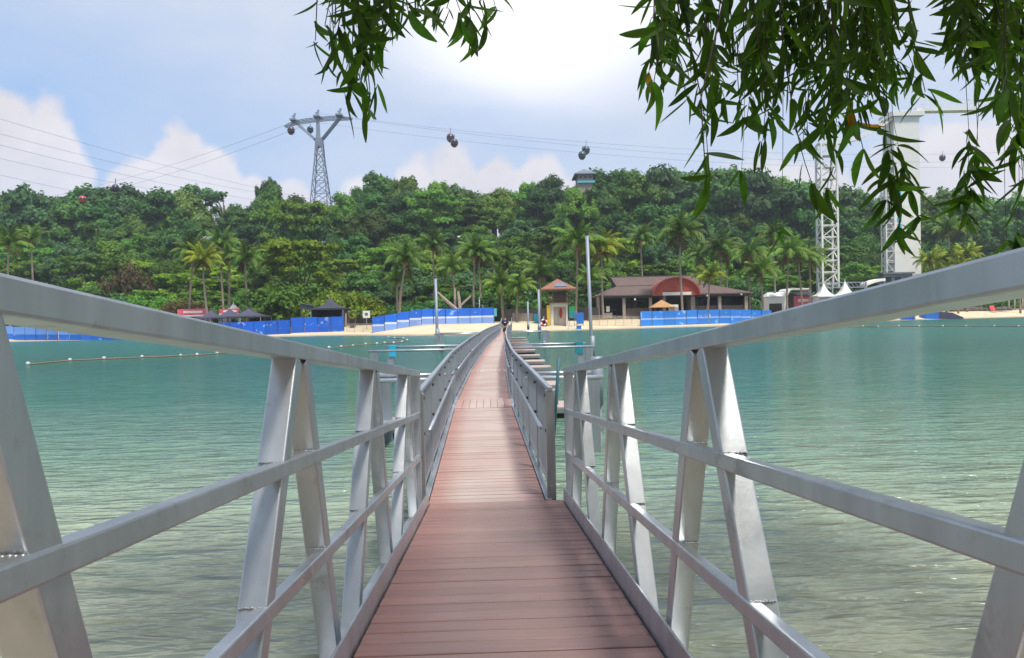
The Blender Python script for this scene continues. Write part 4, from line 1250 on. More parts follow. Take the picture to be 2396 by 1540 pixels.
# white tents and stage right of the palms
for x, ye, yt, lab in ((665, 482, 372, 'white peaked tent on the left of the pair by the crane'), (850, 478, 352, 'white peaked tent on the right of the pair by the crane')):
    dd = 128
    ze, za = at(*c4(x, ye), dd).z, at(*c4(x, yt), dd).z
    w = at(*c4(x + 78, ye), dd).x - at(*c4(x - 78, ye), dd).x
    marquee('white_tent', at(*c4(x, ye), dd).x, dd, w, ze - 0.2, za, 'tent_white', lab, 'white peaked tents', True, 'tent_white')
dd = 131
a, b = at(*c4(180, 600), dd), at(*c4(312, 490), dd)
t = thing('white_container', 'white box container standing among palm trunks', 'container', ((a.x + b.x) / 2, dd, zt(a.x, dd)))
MB().box((a.x, dd, zt(a.x, dd) - .2), (b.x, dd + 3, b.z)).build('body', 'tent_white', t, bevel=0.03)
MB().box((a.x + .3, dd - 0.03, zt(a.x, dd)), (b.x - .2, dd - 0.004, a.z + 1.0)).build('opening', 'dark_wall', t)
MB().extrude([(a.x - .2, dd - .5, b.z + .05), (a.x - .2, dd + 3.2, b.z + .05), (a.x + .4, dd + 1.3, b.z + .8)], (b.x - a.x + .3, 0, 0)).build('roof', 'tent_white', t)
dd = 134
a, b = at(*c4(320, 560), dd), at(*c4(545, 415), dd)
zb = zt(a.x, dd)
t = thing('stage_shelter', 'silvery white arched stage shelter behind the palms', 'stage', ((a.x + b.x) / 2, dd, zb))
hr_ = (b.z - zb)
arcp = [(a.x + (b.x - a.x) * 0.30 * (1 - math.cos(x_)) , zb + hr_ * math.sin(x_)) for x_ in np.linspace(0, math.pi / 2, 9)] + [(b.x, b.z), (b.x, b.z - 0.3)]
arcp2 = [(x_ + 0.25, z_ - 0.2) for x_, z_ in arcp]
vs = []
for yy in (dd, dd + 5):
    vs += [(x_, yy, z_) for x_, z_ in arcp] + [(x_, yy, z_) for x_, z_ in arcp2]
n = len(arcp); fs = []
for k in range(n - 1):
    fs += [(k, k + 1, 2 * n + k + 1, 2 * n + k), (n + k + 1, n + k, 3 * n + k, 3 * n + k + 1), (k + 1, k, n + k, n + k + 1), (2 * n + k, 2 * n + k + 1, 3 * n + k + 1, 3 * n + k)]
MB().add(vs, fs).build('shell', 'tent_white', t)
MB().box((b.x - 0.2, dd, zb - .2), (b.x, dd + .2, b.z - .31)).build('post', 'galvanised', t)
MB().box((a.x + .4, dd + 3, zb - .2), (b.x - .2, dd + 3.1, b.z - .8)).build('back_cloth', 'dark_wall', t)
a, b = at(*c4(445, 548), 130), at(*c4(572, 480), 130)
t = thing('red_stall', 'red and white striped stall beside the left white tent', 'stall', ((a.x + b.x) / 2, 130, zt(a.x, 130)))
MB().box((a.x, 130, zt(a.x, 130) - .2), (b.x, 132, b.z)).build('body', 'pink_sign', t)
MB().extrude([(a.x - .2, 129.5, b.z), (b.x + .2, 129.5, b.z), (b.x + .2, 132.2, b.z + .5), (a.x - .2, 132.2, b.z + .5)], (0, 0, 0.12)).build('awning', 'tent_navy', t)
MB().box((a.x, 129.95, b.z - 1.0), (b.x, 129.996, b.z - .55)).build('stripe', 'white_paint', t)


# ------------------------------------------------------------------ bungee tower, lattice mast and sky bridge
def lattice(mbx, p0, p1, w, dpt, step, r=0.10, rd=0.06):
    """square lattice mast between two heights"""
    x, y, z0_, z1_ = p0[0], p0[1], p0[2], p1[2]
    cs = [(-w / 2, -dpt / 2), (w / 2, -dpt / 2), (w / 2, dpt / 2), (-w / 2, dpt / 2)]
    for cx_, cy_ in cs: mbx.bar((x + cx_, y + cy_, z0_), (x + cx_, y + cy_, z1_), r * 2, r * 2, up=(0, 1, 0))
    n_ = max(1, int(round((z1_ - z0_) / step)))
    for i in range(n_):
        za_, zb_ = z0_ + (z1_ - z0_) * i / n_, z0_ + (z1_ - z0_) * (i + 1) / n_
        for k in range(4):
            a_, b_ = cs[k], cs[(k + 1) % 4]
            mbx.bar((x + a_[0], y + a_[1], zb_), (x + b_[0], y + b_[1], zb_), rd * 2, rd * 2)
            f_, s_ = (a_, b_) if i % 2 else (b_, a_)
            mbx.bar((x + f_[0], y + f_[1], za_), (x + s_[0], y + s_[1], zb_), rd * 1.6, rd * 1.6)


dd = 152
tx0, tx1 = at(*q(2092, 400), dd).x, at(*q(2153, 400), dd).x
tz1 = at(*q(2120, 272), dd).z
tz0 = zt(tx0, dd)
bun = thing('bungee_tower', 'tall white bungee tower with lattice stair and jib at its top', 'tower', ((tx0 + tx1) / 2, dd + 2, tz0))
MB().box((tx0, dd, tz0 - 2), (tx1, dd + 4.6, tz1)).build('shaft', 'crane_white', bun, bevel=0.08)
MB().box((tx0 - 0.5, dd - 0.5, tz1 + 0.002), (tx1 + 0.8, dd + 5.1, tz1 + 1.0)).build('head', 'crane_white', bun, bevel=0.06)
mb = MB()
lx = at(*q(2082, 400), dd).x
lattice(mb, (lx, dd + 1.0, tz0 - 1), (lx, dd + 1.0, at(*q(2082, 380), dd).z), 1.7, 2.0, 2.2, 0.10, 0.06)
mb.build('stair_lattice', 'crane_white', bun)
for i in range(8):
    z = tz0 + 3 + i * (tz1 - tz0 - 3) / 8
    MB().box((tx0 - 0.03, dd - 0.03, z), (tx1 + 0.03, dd + 4.63, z + 0.12)).build('joint_band', 'crane_white', bun)
n_fl = 16
for i in range(n_fl):
    z = tz0 + (at(*q(2082, 380), dd).z - tz0) * (i + .5) / n_fl
    MB().box((lx - 0.8, dd + 0.2, z), (lx + 0.8, dd + 1.8, z + 0.12)).build('stair_landing', 'crane_white', bun)
j0, j1 = at(*q(2150, 253), dd), at(*q(2332, 253), dd)
MB().box((j0.x, dd + 0.8, j0.z - 0.35), (j1.x, dd + 3.0, j0.z + 0.25)).build('jib_beam', 'crane_white', bun)
mb = MB()
zt_ = at(*q(2150, 222), dd).z
for yy in (dd + 0.9, dd + 2.9):
    mb.bar((j0.x - 3, yy, zt_ + 0.6), (j1.x, yy, j0.z + 1.2), 0.10, 0.10)
    n = 9
    for i in range(n):
        xa, xb = j0.x + (j1.x - j0.x) * i / n, j0.x + (j1.x - j0.x) * (i + 1) / n
        za_, zb_ = zt_ + 0.2 + (j0.z + 1.2 - zt_ - .2) * i / n, zt_ + .2 + (j0.z + 1.2 - zt_ - .2) * (i + 1) / n
        mb.bar((xa, yy, j0.z + 0.25), (xa, yy, za_), 0.06, 0.06, up=(0, 1, 0))
        mb.bar((xa, yy, za_), (xb, yy, j0.z + 0.25), 0.05, 0.05)
    mb.bar((j1.x, yy, j0.z + .25), (j1.x, yy, j0.z + 1.3), 0.06, 0.06, up=(0, 1, 0))
mb.build('jib_truss', 'crane_white', bun)
MB().box((j0.x, dd + 0.85, j0.z + 1.0), (j1.x, dd + 0.9, j0.z + 1.06)).build('handrail', 'crane_white', bun)
sb = at(*q(2105, 500), dd)
for i in range(7):
    MB().box((tx0 + 0.5, dd - 0.06, sb.z - 3 + i * 1.35), (tx0 + 1.35, dd - 0.02, sb.z - 2.1 + i * 1.35)).build('blue_letter_block', 'cyan_cap', bun)
ga, gb_ = at(*q(2068, 700), dd - 3), at(*q(2135, 640), dd - 3)
t = thing('tower_base_building', 'grey flat-roofed base building of the white bungee tower', 'building', ((ga.x + gb_.x) / 2, dd - 3, zt(ga.x, dd - 3)))
MB().box((ga.x, dd - 3, zt(ga.x, dd - 3) - 1), (gb_.x, dd - 0.7, gb_.z)).build('wall', 'steel_grey', t)
MB().box((ga.x - .3, dd - 3.4, gb_.z + 0.002), (gb_.x + .3, dd - 0.6, gb_.z + 0.3)).build('roof', 'steel_grey', t)
for i in range(3):
    x = ga.x + (gb_.x - ga.x) * (i + .2) / 3
    MB().box((x, dd - 3.05, gb_.z - 2.0), (x + (gb_.x - ga.x) * .2, dd - 3.004, gb_.z - .6)).build('window', 'glass_dark', t)
# second lattice mast
mx = at(*q(1940, 500), dd)
mz1 = at(*q(1940, 335), dd).z; mz0 = zt(mx.x, dd)
w = at(*q(1960, 500), dd).x - at(*q(1921, 500), dd).x
lm = thing('lattice_mast', 'white lattice steel mast left of the bungee tower', 'mast', (mx.x, dd, mz0))
mb = MB(); lattice(mb, (mx.x, dd + 1, mz0 - 1), (mx.x, dd + 1, mz1), w - 0.2, 2.6, 2.3, 0.17, 0.09); mb.build('lattice', 'crane_white', lm)
for i in range(14):
    z = mz0 + 1 + (mz1 - mz0 - 1) * i / 14
    MB().box((mx.x - w / 2 + .15, dd + 0.1, z), (mx.x + w / 2 - .15, dd + 1.9, z + 0.18)).build('landing', 'crane_white', lm)
# hanging bridge between mast and tower
br = thing('sky_bridge', 'sagging white footbridge slung between lattice mast and bungee tower', 'bridge', (mx.x, dd + 2, mz1))
mb = MB(); mc = MB()
pa, pb = Vector((mx.x - w * .5, dd + 1, mz1 + 0.2)), Vector((tx0, dd + 1, tz1 - 0.3))
prev = None
n = 18
for i in range(n + 1):
    f_ = i / n
    p = pa.lerp(pb, f_) + Vector((0, 0, -1.8 * (1 - (2 * f_ - 1) ** 2)))
    if prev is not None:
        mb.bar(prev, p, 1.6, 0.22)
        for sy in (-.8, .8):
            mc.bar(prev + Vector((0, sy, 1.25)), p + Vector((0, sy, 1.25)), 0.09, 0.09)
            mc.bar(p + Vector((0, sy, 0)), p + Vector((0, sy, 1.25)), 0.06, 0.06, up=(0, 1, 0))
            mc.bar(prev + Vector((0, sy, 0)), p + Vector((0, sy, 1.25)), 0.05, 0.05)
    prev = p
mb.build('deck', 'crane_white', br); mc.build('side_truss', 'crane_white', br)
mb = MB()
for i in range(10):
    f_ = i / 9
    p = pa.lerp(pb, f_) + Vector((0, 0, -1.8 * (1 - (2 * f_ - 1) ** 2)))
    top = Vector((mx.x + 0.6, dd + 1, mz1)).lerp(Vector((tx0 + 0.3, dd + 1, tz1 + 5.5)), f_)
mb.bar((mx.x - .5, dd + 1, mz1), (mx.x - .5, dd + 1, mz1 + 6.5), 0.12, 0.12, up=(0, 1, 0))
mb.bar((mx.x - .5, dd + 1, mz1 + 6.5), (tx0, dd + 1, tz1 + 0.9), 0.08, 0.08)
mb.build('stay_mast', 'crane_white', br)
# horizontal gantry and canopy at the foot
ga, gb_ = at(*c4(610, 372), 140), at(*c4(1040, 372), 140)
t = thing('entrance_gantry', 'dark steel gantry behind the white tents', 'gantry', (ga.x, 140, zt(ga.x, 140)))
mb = MB()
for dz in (0, 0.9): mb.bar((ga.x, 140, ga.z - dz), (gb_.x, 140, ga.z - dz), 0.16, 0.16)
n = 12
for i in range(n):
    xa, xb = ga.x + (gb_.x - ga.x) * i / n, ga.x + (gb_.x - ga.x) * (i + 1) / n
    mb.bar((xa, 140, ga.z), (xb, 140, ga.z - .9), 0.08, 0.08)
mb.build('truss_beam', 'galvanised', t)
for f_ in (0.02, 0.3, 0.6, 0.98):
    x = ga.x + (gb_.x - ga.x) * f_
    MB().bar((x, 140, zt(x, 140) - .2), (x, 140, ga.z), 0.25, 0.25, up=(0, 1, 0)).build('column', 'galvanised', t)
ga, gb_ = at(*c4(1040, 372), 143), at(*c4(1200, 330), 143)
t = thing('shelter_canopy', 'off-white curved shelter canopy beside the grey base building', 'canopy', ((ga.x + gb_.x) / 2, 144, zt(ga.x, 144)))
prof = [(ga.x + (gb_.x - ga.x) * f_, ga.z + (gb_.z - ga.z) * math.sin(f_ * 1.6)) for f_ in np.linspace(0, 1, 7)]
poly = [(x_, 143, z_) for x_, z_ in prof] + [(x_, 143, z_ - 0.5) for x_, z_ in prof[::-1]]
MB().extrude(poly, (0, 3, 0)).build('roof', 'tent_white', t)
for x_ in (ga.x + .3, gb_.x - .3): MB().bar((x_, 144.5, zt(x_, 144) - .2), (x_, 144.5, ga.z), 0.2, 0.2, up=(0, 1, 0)).build('post', 'galvanised', t)

# blue tarpaulin slide and clutter on the sandy right beach
dd = 128
a, b = at(*c4(1545, 682), dd), at(*c4(1660, 618), dd); c_ = at(*c4(1880, 680), dd); e_ = at(*c4(1780, 628), dd)
t = thing('tarpaulin_mound', 'blue tarpaulin draped into a wedge on the right beach', 'tarpaulin', ((a.x + c_.x) / 2, dd, zt(a.x, dd)))
zb = zt(a.x, dd) - 0.1
MB().extrude([(a.x, dd, zb), (b.x, dd, zb), (b.x, dd, b.z), (a.x + .2, dd, b.z - .25)], (0, 2.2, 0)).build('front_fold', 'blue_paint', t)
MB().extrude([(b.x + 0.01, dd + 0.1, zb), (c_.x, dd + 0.1, zb), (c_.x - .1, dd + .1, zb + .25), (e_.x, dd + .1, e_.z), (b.x + .01, dd + .1, b.z - .03)], (0, 2.0, 0)).build('long_fold', 'tent_navy', t)
a, b = at(*c4(1330, 675), 126), at(*c4(1470, 648), 126)
fence((a.x, 126), (b.x, 126.5), 0.8, 5, 'banner_deep', 'low blue banner strip beside the blue tarpaulin')
for i, (x, y) in enumerate(((1790, 605), (1850, 600), (1905, 598), (1960, 590), (2010, 588), (2060, 580), (2110, 590), (2170, 580), (2210, 572), (2260, 560))):
    p = at(*c4(x, y), 146); zb = zt(p.x, 146)
    r_ = random.uniform(0.5, 0.9)
    mb = MB()
    mb.ball((0, 0, 0), 1.0, 9, 0.75)
    for k in range(len(mb.v)): mb.v[k] = Vector((p.x + mb.v[k].x * r_ * random.uniform(.8, 1.2), 146 + mb.v[k].y * r_, zb + 0.25 + mb.v[k].z * r_ * random.uniform(.8, 1.2)))
    tag(mb.build('boulder', 'stone_dark'), 'dark boulder at the back of the sandy right beach', 'boulder', 'boulders on the right beach')
p = at(*c4(2140, 600), 140); zb = zt(p.x, 140)
t = thing('beach_chair', 'red beach chair standing on the sandy right shore', 'chair', (p.x, 140, zb))
MB().box((p.x - .45, 139.6, zb + .35), (p.x + .45, 140.4, zb + .45)).build('seat', 'red_cloth', t)
MB().extrude([(p.x - .45, 140.3, zb + .45), (p.x + .45, 140.3, zb + .45), (p.x + .45, 140.8, zb + 1.3), (p.x - .45, 140.8, zb + 1.3)], (0, .06, 0)).build('backrest', 'red_cloth', t)
for sx in (-.4, .4):
    for sy in (-.3, .3): MB().bar((p.x + sx, 140 + sy, zb - .05), (p.x + sx, 140 + sy, zb + .35), 0.06, 0.06, up=(0, 1, 0)).build('leg', 'white_paint', t)
for x in (2265, 2315, 2385):
    p = at(*c4(x, 540), 150); zb = zt(p.x, 150)
    t = thing('timber_post', 'pale timber post at the edge of the right beach', 'post', (p.x, 150, zb), 'timber posts on the right beach')
    MB().tube([(p.x, 150, zb - .3), (p.x + .03, 150, p.z + 1.2)], [0.14, 0.11], 8).build('shaft', 'driftwood', t, smooth=True)
    MB().ball((p.x + .03, 150, p.z + 1.2), 0.13, 8).build('cap', 'driftwood', t, smooth=True)

# low dark wall behind the beach, left of the pavilion
a, b = gxy(494, 112), gxy(598, 114)
t = thing('boundary_hoarding', 'dark brown boarded hoarding behind the lifeguard hut', 'hoarding', (a[0], a[1], zt(*a)))
for i in range(14):
    x = a[0] + (b[0] - a[0]) * i / 14; x1_ = a[0] + (b[0] - a[0]) * (i + 1) / 14
    MB().box((x + .02, 113, zt(x, 113) - .3), (x1_ - .02, 113.1, 1.3 + 1.75)).build('board', 'dark_wall', t)
MB().box((a[0], 113.11, 1.3), (b[0], 113.2, 2.9)).build('rail', 'timber', t)
a, b = gxy(345, 109), gxy(494, 112)
t = thing('boundary_hoarding', 'dark brown boarded hoarding behind the blue banner fence', 'hoarding', (a[0], a[1], zt(*a)))
for i in range(18):
    x = a[0] + (b[0] - a[0]) * i / 18; x1_ = a[0] + (b[0] - a[0]) * (i + 1) / 18
    MB().box((x + .02, 111, zt(x, 111) - .3), (x1_ - .02, 111.1, 1.0 + 1.75)).build('board', 'dark_wall', t)
MB().box((a[0], 111.11, 1.2), (b[0], 111.2, 2.6)).build('rail', 'timber', t)

# ------------------------------------------------------------------ trees
def quad_leaves(cen, nor, size, seed, aspect=1.0, fold=0.0):
    """numpy: one leaf quad per centre, facing its normal"""
    rg = np.random.default_rng(seed)
    n = len(cen)
    nor = nor / np.maximum(1e-6, np.linalg.norm(nor, axis=1, keepdims=True))
    rnd = rg.normal(size=(n, 3))
    t = np.cross(nor, rnd); t /= np.maximum(1e-6, np.linalg.norm(t, axis=1, keepdims=True))
    b = np.cross(nor, t)
    sz = size * rg.uniform(0.6, 1.35, (n, 1))
    v = np.stack([cen - t * sz * aspect, cen - b * sz * .62, cen + t * sz * aspect, cen + b * sz * .62], axis=1)
    return v.reshape(-1, 3)


def mesh_np(name, verts, nquad, mat, extra=None):
    me = bpy.data.meshes.new(name)
    fs = np.arange(nquad * 4).reshape(-1, 4)
    me.vertices.add(len(verts)); me.vertices.foreach_set('co', verts.astype(np.float32).ravel())
    me.loops.add(nquad * 4); me.loops.foreach_set('vertex_index', fs.ravel().astype(np.int32))
    me.polygons.add(nquad); me.polygons.foreach_set('loop_start', (np.arange(nquad) * 4).astype(np.int32))
    me.update(calc_edges=True); me.validate()
    me.materials.append(MATS[mat])
    return me


def crown(seed, style, mat, leaf=0.34, n_leaf=5200):
    """unit-scale crown: about 10 m wide and 12 m tall tree, base of trunk at 0"""
    rg = np.random.default_rng(seed)
    clumps = []
    if style == 'round':
        for _ in range(32):
            a = rg.uniform(0, 2 * math.pi); u = rg.uniform(-0.9, 1.0); r = rg.uniform(0.6, 1.0)
            w = math.sqrt(max(0, 1 - u * u * .9))
            clumps.append((4.1 * r * w * math.cos(a), 4.1 * r * w * math.sin(a), 6.6 + 4.1 * u * r, rg.uniform(1.1, 2.15)))
    elif style == 'tall':
        for _ in range(30):
            u = rg.uniform(0, 1); a = rg.uniform(0, 2 * math.pi)
            w = 3.4 * (math.sin(math.pi * (0.14 + 0.80 * u)) ** 0.7) * rg.uniform(.4, 1)
            clumps.append((w * math.cos(a), w * math.sin(a), 1.6 + 9.2 * u, rg.uniform(0.9, 1.9)))
    elif style == 'flat':
        for _ in range(60):
            a = rg.uniform(0, 2 * math.pi); r = math.sqrt(rg.uniform(0.02, 1)) * 5.9
            lay = rg.integers(0, 5)
            clumps.append((r * math.cos(a), r * math.sin(a), 4.4 + lay * 1.65 + rg.uniform(-.4, .4) - 0.02 * r * r, rg.uniform(1.0, 1.8)))
    elif style == 'open':
        for _ in range(13):
            a = rg.uniform(0, 2 * math.pi); r = rg.uniform(0.5, 2.7)
            clumps.append((r * math.cos(a), r * math.sin(a), rg.uniform(7.6, 11.4), rg.uniform(0.7, 1.15)))
    elif style == 'bush':
        for _ in range(30):
            a = rg.uniform(0, 2 * math.pi); u = rg.uniform(0, 1); r = rg.uniform(.3, 1)
            clumps.append((4.0 * r * math.cos(a), 4.0 * r * math.sin(a), 0.7 + 3.8 * u * (1.1 - r * .6), rg.uniform(0.9, 1.6)))
    clumps = np.array(clumps)
    per = n_leaf // len(clumps)
    C, Nn = [], []
    for cx_, cy_, cz_, r in clumps:
        k = int(per * (r / 1.3) ** 2)
        d_ = rg.normal(size=(k, 3)); d_ /= np.linalg.norm(d_, axis=1, keepdims=True)
        d_[:, 2] = np.where(d_[:, 2] < -0.25, -d_[:, 2] * .7, d_[:, 2])
        flat = 0.5 if style == 'flat' else 0.9
        rad = r * rg.uniform(0.55, 1.08, (k, 1)) * (1 + .25 * np.sin(d_[:, :1] * 5 + d_[:, 1:2] * 4 + cx_))
        pos = np.array([cx_, cy_, cz_]) + d_ * rad * np.array([1, 1, flat])
        C.append(pos); Nn.append(d_ + rg.normal(size=(k, 3)) * .42 + np.array([0, 0, .15]))
    C, Nn = np.concatenate(C), np.concatenate(Nn)
    return mesh_np('crown', quad_leaves(C, Nn, leaf, seed + 1), len(C), mat), clumps


def trunk_mesh(seed, clumps, style):
    rg = random.Random(seed)
    mb = MB()
    fork = {'round': 4.2, 'tall': 5, 'flat': 4.0, 'open': 6.5, 'bush': 0.5}[style]
    top = {'round': 8, 'tall': 10.5, 'flat': 6.5, 'open': 9.5, 'bush': 1.2}[style]
    r0 = 0.12 if style == 'bush' else 0.30
    lean = rg.uniform(-.4, .4)
    mb.tube([(0, 0, -1.5), (lean * .3, 0, fork * .5), (lean, .1, fork), (lean * 1.2, .1, top)], [r0 * 1.25, r0, r0 * .8, r0 * .3], 7)
    for cx_, cy_, cz_, r in clumps[:9]:
        mid = Vector((lean + (cx_ - lean) * .45, cy_ * .4, fork + (cz_ - fork) * .65))
        mb.tube([(lean, .1, fork * rg.uniform(.8, 1)), mid, (cx_, cy_, cz_)], [r0 * .5, r0 * .33, r0 * .12], 5)
    me = mb.mesh('trunk', smooth=True); me.materials.append(MATS['bark'])
    return me


KINDS = {}
def kind(key, style, mat, seed, leaf=0.27, n=11500):
    cm_, cl = crown(seed, style, mat, leaf, n)
    KINDS[key] = (cm_, trunk_mesh(seed, cl, style), {'bush': 5.6}.get(style, 12.0))


kind('round_deep', 'round', 'leaf_deep', 21); kind('round_mid', 'round', 'leaf_mid', 22); kind('round_blue', 'round', 'leaf_bluish', 23)
kind('round_olive', 'round', 'leaf_olive', 34); kind('round_yellow', 'round', 'leaf_lime', 35); kind('tall_deep', 'tall', 'leaf_deep', 24); kind('tall_mid', 'tall', 'leaf_mid', 25); kind('flat_mid', 'flat', 'leaf_mid', 26, 0.31, 10500)
kind('flat_yellow', 'flat', 'leaf_yellow', 27, 0.30, 10500); kind('open_deep', 'open', 'leaf_bluish', 28, 0.34, 2000); kind('bush_mid', 'bush', 'leaf_mid', 29, 0.23, 5200)
kind('bush_yellow', 'bush', 'leaf_yellow', 30, 0.22, 4200); kind('bush_blue', 'bush', 'leaf_bluish', 31, 0.25, 5200); kind('bush_rust', 'bush', 'leaf_rust', 32, 0.24, 2600); kind('bush_deep', 'bush', 'leaf_deep', 33, 0.26, 5200)
TREE_LABELS = {
    'round_yellow': 'bright yellow-green round-crowned tree on the wooded hillside', 'round_olive': 'olive green round-crowned tree on the wooded hillside',
    'round_deep': 'dense dark green round-crowned tree on the wooded hillside', 'round_mid': 'fresh mid green round-crowned tree on the wooded hillside',
    'round_blue': 'bluish green round-crowned tree on the wooded hillside', 'tall_deep': 'dark green tall narrow tree on the wooded hillside',
    'tall_mid': 'mid green tall narrow tree on the wooded hillside', 'flat_mid': 'green umbrella-shaped tree on the wooded hillside',
    'flat_yellow': 'yellow-green umbrella-shaped rain tree on the wooded hillside', 'bush_deep': 'dark low thicket bush at the foot of the hillside',
    'bush_mid': 'mid green leafy bush at the foot of the hillside', 'bush_blue': 'bluish green bush at the foot of the hillside', 'open_deep': 'sparse open-crowned tree'}


def zone(px):
    return ' behind the navy tents' if px < 318 else ' between pylon and hilltop house' if px < 583 else ' behind the brown pavilion' if px < 840 else ' near the bungee tower'


def tree(key, x, y, z_top, label=None, group=None, wide=1.0, rot=None, zbase=None):
    cm_, tm, h0 = KINDS[key]
    z = ter(x, y) if zbase is None else zbase
    h_ = max(1.5, z_top - z)
    sz = h_ / h0
    sxy = sz * wide
    name = {'flat': 'umbrella_tree', 'bush': 'bush', 'tall': 'tall_tree', 'open': 'sparse_tree'}.get(key.split('_')[0], 'broadleaf_tree')
    t = thing(name, label or TREE_LABELS[key], 'bush' if name == 'bush' else 'tree', (x, y, z), group or ('hillside trees, ' + key.replace('_', ' ')))
    M = Matrix.Rotation(random.uniform(0, 6.28) if rot is None else rot, 4, 'Z') @ Matrix.Diagonal((sxy, sxy, sz, 1))
    piece('crown', cm_, t, M); piece('trunk', tm, t, M)
    return t


# wooded hillside in rows; each row's tops follow the photograph's treeline, scaled down towards the shore
ROWS = [(30, 0.27, 8.5), (42, 0.38, 9), (56, 0.50, 9.5), (72, 0.62, 10), (90, 0.75, 10), (110, 0.88, 10), (130, 0.965, 7.0), (142, 0.95, 9)]
BAND = ['at the foot of the slope', 'at the foot of the slope', 'low on the slope', 'halfway up the slope', 'halfway up the slope', 'high on the slope', 'on the skyline', 'on the skyline']
keys = ['round_deep', 'round_mid', 'round_blue', 'tall_deep', 'tall_mid', 'flat_mid', 'round_deep', 'tall_deep', 'round_olive', 'round_mid', 'round_yellow']
rt = random.Random(5)
for ri, (off, frac, step) in enumerate(ROWS):
    px = -45 + rt.uniform(0, 20)
    while px < 1075:
        sh_ = shore((px - 512) / F * 130)
        y = sh_ + off + 8 + rt.uniform(-5, 5)
        x = (px - 512) / F * y
        hor = 317 - 0.021 * (px - 512)
        sky = skyline(px)
        py = hor - (hor - sky) * frac * (rt.uniform(0.90, 1.06) if ri < 6 else rt.uniform(0.95, 1.02))
        ztop = at(px, py, y).z
        k = rt.choice(keys if ri > 2 else ['round_mid', 'tall_mid', 'flat_mid', 'round_mid', 'flat_yellow', 'round_blue', 'round_deep', 'tall_mid', 'round_yellow'])
        if ri >= 6 and 197 < px < 243: px += 12; continue
        if ztop - ter(x, y) < 5: k = rt.choice(['bush_deep', 'bush_mid', 'bush_blue'])
        wd = rt.uniform(1.0, 1.3) if ztop - ter(x, y) < 14 else rt.uniform(0.85, 1.05)
        if ri >= 6: wd *= 0.92
        tree(k, x, y, ztop, TREE_LABELS[k].replace('on the wooded hillside', BAND[ri]).replace('at the foot of the hillside', BAND[ri]) + zone(px), 'trees ' + BAND[ri] + zone(px) + ', ' + k.replace('_', ' '), wide=wd)
        px += step / y * F * rt.uniform(0.75, 1.2)
# the crowns that make the outline of the skyline
for i, (px, py, wd) in enumerate([(12, 193, 1.0), (38, 187, .95), (66, 199, .8), (88, 185, 1.05), (112, 184, 1.1), (140, 194, 1.0), (160, 190, 1.1), (181, 189, 1.0), (232, 205, .7), (270, 183, .75), (300, 197, .9), (345, 193, .8), (377, 172, 1.0), (402, 178, 1.0),
                                  (432, 183, 1.1), (462, 185, 1.1), (495, 188, 1.0), (525, 184, 1.0), (549, 176, .8), (610, 165, 1.1), (636, 169, 1.0), (668, 167, 1.1), (700, 164, 1.2), (735, 166, 1.1), (765, 170, 1.0), (800, 179, 1.0), (850, 186, 1.0), (935, 190, 1.0), (975, 193, 1.0), (1012, 196, 1.0)]):
    y = 222 + rt.uniform(-8, 6); p = at(px, py, y)
    k = ['round_mid', 'round_deep', 'round_olive', 'round_blue', 'tall_deep'][(i * 3 + i // 4) % 5]
    tree(k, p.x, y, p.z, TREE_LABELS[k].replace('on the wooded hillside', 'on the skyline') + zone(px), 'trees on the skyline' + zone(px) + ', ' + k.replace('_', ' '), wide=wd * .95)
# undergrowth along the foot of the slope
for i in range(58):
    px = -20 + 1070 * i / 57 + rt.uniform(-6, 6)
    y = shore((px - 512) / F * 125) + rt.uniform(27, 36)
    x = (px - 512) / F * y
    if 590 < px < 745: y += 9; x = (px - 512) / F * y
    k = rt.choice(['bush_deep', 'bush_mid', 'bush_blue', 'bush_deep'])
    tree(k, x, y, ter(x, y) + rt.uniform(3.0, 6.5), TREE_LABELS[k] + zone(px), 'bushes at the foot of the hillside' + zone(px) + ', ' + k.replace('_', ' '), wide=rt.uniform(.9, 1.4))


# unseen trees behind the near beach, added to darken reflections in the metal
for i in range(16):
    x = -46 + i * 6.2 + rt.uniform(-2, 2); y = -17 - (i % 3) * 7 + rt.uniform(-2, 2)
    k = rt.choice(['round_deep', 'round_mid', 'tall_deep', 'round_blue'])
    tree(k, x, y, ter(x, y) + rt.uniform(9, 14), TREE_LABELS[k].replace('on the wooded hillside', 'added unseen on the bank behind the near beach'), 'unseen added trees behind the near beach, ' + k.replace('_', ' '), wide=1.15)


def spot(key, px, py, d_, label, wide=1.0, base=None, group=None):
    p = at(px, py, d_)
    o = tree(key, p.x, d_, p.z, label, group or label, wide)
    del o['group']
    return o


# trees that stand out
spot('open_deep', *q(458, 438), 236, 'small open-crowned tree standing alone on the skyline, left of two', 0.85)
spot('open_deep', *q(520, 447), 238, 'spreading open-crowned tree on the skyline, right of two', 1.0)
spot('tall_deep', *q(628, 420), 225, 'dark pointed tree rising on the skyline left of the lattice pylon', 0.7)
spot('flat_yellow', *q(700, 560), 126, 'broad yellow-green rain tree above the black marquee', 0.85)
spot('flat_yellow', *q(690, 470), 190, 'layered yellow-green tree just below the lattice pylon', 0.75)
spot('flat_mid', *q(1020, 445), 205, 'wide layered green tree crown right of the lattice pylon', 1.0)
spot('bush_mid', *q(683, 637), 116, 'big light green bushy tree left of the black marquee', 1.15)
spot('bush_yellow', *q(790, 648), 112, 'bright yellow-green bush behind the black marquee', 1.0)
spot('bush_yellow', *q(830, 668), 114, 'smaller yellow-green bush right of the black marquee', 0.9)
spot('bush_rust', *q(435, 690), 121, 'brownish olive shrub behind the long pink sign', 1.1)
spot('bush_rust', *q(300, 600), 150, 'reddish brown shrub among green trees on the left slope', 0.5)
spot('round_mid', *q(1350, 436), 203, 'green tree growing just below the hilltop house', 0.8)
